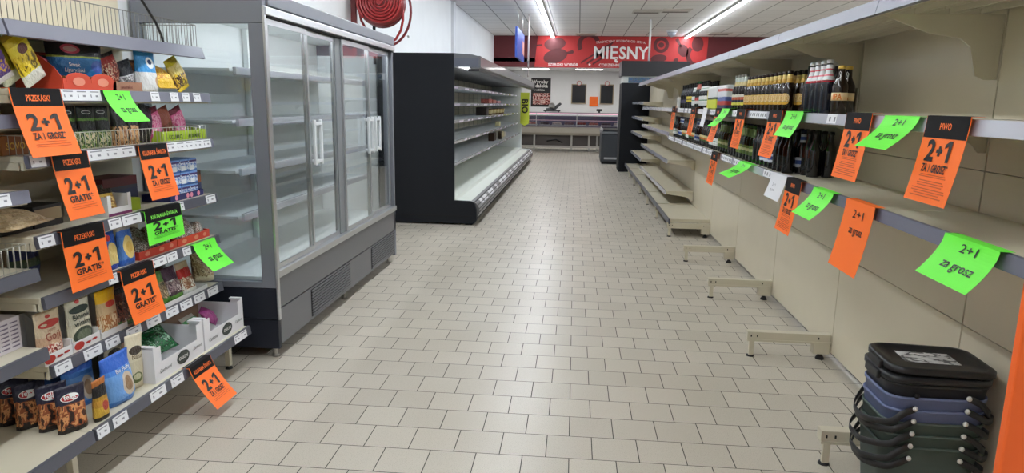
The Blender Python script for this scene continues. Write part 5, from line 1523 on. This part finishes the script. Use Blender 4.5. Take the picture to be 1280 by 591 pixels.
pouch('fruit_bag', 'kraft bag printed Goji with red berries', 'bag', -1.99, 2.315, Z + .004, .128, .195, .05, KRAFT, gusset=True,
      patches=((.5, .74, .42, .075, REDINK), (.5, .88, .10, .035, REDINK)), texts=(('Goji', .042, .5, .42, .012, 1, BRINK), ('jagody', .016, .5, .60, .0, 1, BRINK)))
tray('display_tray', 'white and red tray holding the black labelled fibre bag', 'tray', -1.955, 2.47, Z, .19, .15, .04, .16, WT, hs=.06, ovals=(REDINK, [(-.045, .02, .028, .016), (.005, .018, .016, .005), (.042, .021, .016, .005)]))
pouch('fruit_bag', 'kraft bag with black label and round green picture', 'bag', -1.985, 2.47, Z + .004, .135, .20, .05, KRAFT2, gusset=True,
      patches=((.5, .77, .40, .075, DKINK),), texts=(('Błonnik', .032, .5, .58, .006, .95, DKINK), ('witalny', .032, .5, .45, .006, .95, DKINK)))
MB_CARD = mat('kraft_divider', (150, 126, 100), 0.7)
YELB = packmat('yellow_top_bag', [(0, (200, 170, 120)), (.15, (206, 180, 140)), (.72, (240, 190, 40)), (.9, (236, 180, 20))], (.1, .45, [(206, 180, 140), (170, 110, 60), (226, 206, 170)]), [(.6, .66, .25, .07, (216, 70, 60))])
pouch('fruit_bag', 'beige bag with yellow top beside the orange sheet', 'bag', -1.985, 2.635, Z + .004, .125, .19, .05, YELB, gusset=True)
tray('display_tray', 'white tray under the yellow topped bag', 'tray', -1.955, 2.64, Z, .19, .165, .025, .16, WT, hs=.04)
t = carton('leaflet_carton', 'white carton printed all over with grey lines, left of the goji bag', 'carton', -2.03, 2.168, .5705, .10, .14, .125, mat('carton_lilac', (216, 208, 212), 0.5))
q = MB()
for k in range(7):
    for j in range(3): q.box(.0003, .0010, -.064 + .044 * j, -.064 + .044 * j + .034, .014 + .015 * k, .019 + .015 * k)
q.build('print', mat('lilac_ink', (120, 108, 128), 0.6), t)
DKB = packmat('dark_green_mix', [(0, (60, 110, 40)), (.16, (24, 22, 22)), (.6, (96, 50, 46)), (.85, (30, 26, 26))], (.15, .7, [(30, 26, 26), (120, 70, 56), (60, 50, 40), (160, 120, 90)]))
GRB = packmat('green_seed_bag', [(0, (70, 120, 40)), (.2, (40, 40, 30)), (.5, (150, 130, 100)), (.68, (86, 130, 60)), (.9, (70, 110, 50))], (.2, .6, [(60, 50, 40), (150, 126, 96), (96, 80, 56), (180, 160, 130)]))
PUB = packmat('purple_seed_bag', [(0, (80, 130, 50)), (.15, (60, 34, 48)), (.5, (206, 206, 206)), (.6, (70, 36, 60)), (.9, (60, 30, 50))], (.25, .6, [(60, 40, 50), (150, 130, 130), (90, 60, 70), (200, 190, 186)]))
RDB = packmat('red_seed_bag', [(0, (214, 214, 206)), (.2, (206, 180, 150)), (.5, (206, 40, 40)), (.8, (206, 180, 150))], (.15, .5, [(206, 186, 160), (150, 100, 70), (232, 226, 214)]))
TNB = packmat('tan_seed_bag', [(0, (206, 196, 166)), (.4, (170, 140, 100)), (.75, (190, 170, 130))], (.1, .9, [(176, 150, 112), (150, 120, 86), (196, 178, 144), (120, 96, 66)]))
for k, (y, m, nm) in enumerate(((2.745, DKB, 'first dark brown and green seed bag behind the orange sheet'), (2.835, DKB, 'second dark brown and green seed bag behind the orange sheet'), (2.925, GRB, 'green seed bag half behind the orange sheet'),
                                (3.03, GRB, 'green topped seed bag right of the orange sheet'), (3.14, PUB, 'purple topped seed bag between green and red ones'), (3.26, RDB, 'red labelled seed bag on the second lowest shelf'))):
    pouch('seed_bag', nm, 'seed bag', -1.985, y, Z + .001, .115, .165, .06, m, gusset=True, ry=-.22 if k > 2 else -.1, seed=k + 30)
    if k in (1, 3, 4):
        pouch('seed_bag', 'dark seed bag standing behind the ' + ('brown', '', 'green topped', 'purple topped')[k - 1] + ' one', 'seed bag', -2.09, y + .02, Z + .001, .12, .18, .06, DKB, gusset=True, seed=k + 50)
pouch('seed_bag', 'tan seed bag slumped at the end of the second lowest shelf', 'seed bag', -1.985, 3.415, Z + .002, .15, .155, .08, TNB, gusset=True, ry=-.35, rx=-.25)
tray('display_tray', 'shallow white and green tray under the seed bags', 'tray', -1.95, 3.10, Z, .12, .56, .022, .024, WT)

# ---- lowest shelf
Z = .2452
CHOC = packmat('cocoa_pack', [(0, (30, 18, 16)), (.14, (120, 64, 36)), (.62, (26, 26, 50)), (.95, (30, 26, 44))], (.10, .62, [(40, 24, 20), (150, 80, 44), (214, 150, 96), (70, 36, 26)]), scale=4.5)
OVW = mat('oval_red', (176, 40, 44), 0.5)
for k, (x, y, rz) in enumerate(((-2.22, 2.29, -.6), (-2.13, 2.275, -.6), (-2.045, 2.255, -.6), (-1.95, 2.25, -.55), (-1.872, 2.245, -.45))):
    pouch('snack_bag', ['deepest', 'second deepest', 'middle', 'second front', 'front'][k] + ' dark brown and blue bag with red oval logo on the lowest shelf', 'snack bag', x, y, Z + .001, .108, .178, .055, CHOC, rz=rz, gusset=True, group='dark brown bags with red ovals',
          patches=((.45, .76, .30, .085, WHITE_PRINT), (.45, .76, .275, .073, OVW)), texts=(('felix', .026, .45, .735, .02, .95, WHITE_PRINT),), seed=70 + k)
pouch('snack_bag', 'small golden bag with black neck in front on the lowest shelf', 'snack bag', -1.83, 2.345, Z + .001, .075, .165, .045, packmat('gold_black_bag', [(0, (40, 34, 24)), (.10, (206, 166, 60)), (.34, (190, 140, 50)), (.5, (170, 130, 40)), (.58, (22, 20, 22)), (.85, (170, 100, 40))], (-1, -.9, [(0, 0, 0)]), [(.55, .34, .22, .12, (170, 60, 50))]), gusset=True)
BLUEB = packmat('light_blue_bag', [(0, (60, 120, 200)), (.1, (110, 160, 220)), (.62, (70, 130, 210)), (.72, (44, 96, 190))], (-1, -.9, [(0, 0, 0)]), [(.62, .36, .20, .24, (206, 190, 170)), (.62, .36, .12, .15, (150, 120, 90))])
pouch('litter_bag', 'large light blue bag in front on the lowest shelf', 'bag', -1.875, 2.505, Z + .001, .175, .205, .10, BLUEB, gusset=True, texts=(('Bio Fluffy', .024, .55, .64, .008, .95, WHITE_PRINT),))
pouch('litter_bag', 'second light blue bag behind the dark brown bags', 'bag', -2.0, 2.45, Z + .001, .15, .21, .08, BLUEB, gusset=True, rz=-.2)
pouch('litter_bag', 'third blue bag deep on the lowest shelf', 'bag', -2.12, 2.47, Z + .001, .16, .20, .08, packmat('mid_blue_bag', [(0, (44, 90, 160)), (.5, (60, 110, 180))]), gusset=True)
PAPB = packmat('paper_pack', [(0, (206, 196, 166)), (.5, (216, 206, 178))], (-1, -.9, [(0, 0, 0)]), [(.5, .70, .36, .08, (60, 50, 40)), (.45, .2, .3, .1, (90, 100, 50)), (.45, .22, .2, .06, (190, 186, 150))])
pouch('paper_pack', 'front beige paper pack leaning on the white crate', 'bag', -1.885, 2.625, Z + .001, .115, .235, .05, PAPB, gusset=True, rx=-.12, texts=(('Natur', .028, .5, .55, .008, 1, mat('brown_text', (110, 90, 60), 0.5)),))
pouch('paper_pack', 'rear beige paper pack beside the blue bag', 'bag', -1.96, 2.60, Z + .001, .115, .23, .05, PAPB, gusset=True, rx=-.10)
DARKOV = mat('dark_oval', (40, 46, 44), 0.5)
def crate(label, y, w):
    x0 = -1.822
    t = thing('display_crate', label, 'crate', (x0, y, Z), group='white display crates')
    th = .004
    W_ = mat('crate_white', (232, 230, 232), 0.5)
    KI = mat('crate_kraft', (140, 112, 88), 0.7)
    d = .26
    mb = MB().box(-d, 0, -w / 2, w / 2, 0, th).box(-th, 0, -w / 2, w / 2, th, .085)
    for s_ in (-1, 1):
        y0 = s_ * w / 2 - (th if s_ > 0 else 0)
        mb.prism([(-th, th), (-th, .155), (-.06, .168), (-.07, .135), (-d, .135), (-d, th)], 'y', y0, y0 + th)
        yy = s_ * w / 2; mb.box(-th, 0, min(yy, yy - s_ * .055), max(yy, yy - s_ * .055), .085, .158)
        mb.box(-.065, 0, min(yy, yy - s_ * .022), max(yy, yy - s_ * .022), .158, .168)
    mb.build('crate', W_, t)
    MB().box(-d - th, -d, -w / 2, w / 2, 0, .15).build('back_wall', KI, t)
    q = MB(); q.add([(.0012, .02 + .052 * math.cos(2 * PI * k / 20), .045 + .032 * math.sin(2 * PI * k / 20)) for k in range(20)], [tuple(range(20))]); q.build('logo', DARKOV, t)
    q = MB(); q.add([(.0016, .02 + .046 * math.cos(2 * PI * k / 20), .045 + .026 * math.sin(2 * PI * k / 20)) for k in range(20)], [tuple(range(20))])
    q.build('logo_ring', mat('dark_oval_inner', (60, 66, 62), 0.5), t)
    q = MB(); put_text(q, 'ORION', .022, .02, .037, lambda a, c: (.002, a, c), .015, 1)
    put_text(q, 'Carbonel', .026, -.12, .035, lambda a, c: (.002, a, c), .0, .9, mi=1); put_text(q, 'Carbonel', .022, .145, .045, lambda a, c: (.002, a, c), .0, .9, mi=1)
    q.build('print', [WHITE_PRINT, mat('grey_ink', (80, 80, 80), 0.5)], t)
    return t
crate('left white display crate with black oval logo and green bags', 2.885, .40)
crate('right white display crate with black oval logo at the shelf end', 3.298, .40)
GREENS = packmat('green_shiny_bag', [(0, (30, 90, 50)), (.4, (24, 80, 44)), (.8, (40, 110, 64))], (.1, .9, [(26, 84, 46), (34, 100, 56), (20, 60, 36), (110, 150, 120)]), rough=.25)
for k, (x, y, rr_) in enumerate(((-1.90, 2.83, .2), (-1.91, 2.93, -.15), (-1.98, 2.86, .4), (-1.99, 2.97, -.3))):
    pouch('snack_bag', ['front left', 'front right', 'rear left', 'rear right'][k] + ' shiny green bag lying in the left white crate', 'snack bag', x, y, Z + .045 + .03 * (k > 1), .15, .13, .06, GREENS, rz=rr_, ry=-.95, group='shiny green bags', seed=90 + k)
pouch('snack_bag', 'brown nut bag sticking up behind the green bags', 'snack bag', -2.0, 2.74, Z + .03, .10, .17, .05, packmat('brown_nut_bag', [(0, (90, 56, 40)), (.5, (120, 76, 56))], (0, 1, [(96, 60, 44), (180, 140, 110), (70, 40, 30)])))
pouch('snack_bag', 'green topped bag in the right white crate', 'snack bag', -1.90, 3.21, Z + .04, .12, .12, .05, packmat('green_white_bag', [(0, (200, 160, 120)), (.5, (60, 130, 70)), (.8, (220, 214, 200))], (0, .6, [(206, 180, 140), (120, 70, 40), (60, 120, 60)])), ry=-.8)
pouch('snack_bag', 'magenta bag in the right white crate', 'snack bag', -1.90, 3.36, Z + .05, .12, .11, .05, packmat('magenta_bag', [(0, (130, 40, 100)), (.6, (150, 56, 120))]), ry=-.8, rz=.4)

# ---- near bay at the left edge
BB = packmat('bright_blue_bag', [(0, (50, 130, 210)), (.4, (70, 150, 226)), (.8, (40, 110, 190))])
pouch('snack_bag', 'bright blue bag at the left edge of the photo on the near bay', 'snack bag', -2.0, 2.075, 1.159, .13, .15, .06, BB)
pouch('snack_bag', 'pale bag at the left photo edge beside the highest orange sheet', 'snack bag', -2.0, 2.10, 1.421, .12, .17, .05, packmat('pale_lime_bag', [(0, (220, 216, 190)), (.6, (200, 206, 150))]))
carton('brown_carton', 'plain brown carton in the shadow of the near bay', 'carton', -2.10, 2.12, 1.159, .18, .16, .14, mat('carton_brown', (120, 104, 84), 0.7))
for k in range(2):
    pouch('paper_bag', ('upper', 'lower')[k] + ' lilac striped packet lying in the near bay', 'packet', -2.04, 2.06 + .0 * k, .8735 + .0, .14, .12, .04, packmat('lilac_packet', [(0, (190, 170, 170)), (.5, (150, 110, 110)), (.8, (200, 186, 180))]), ry=-.5 - .2 * k) if k == 0 else None
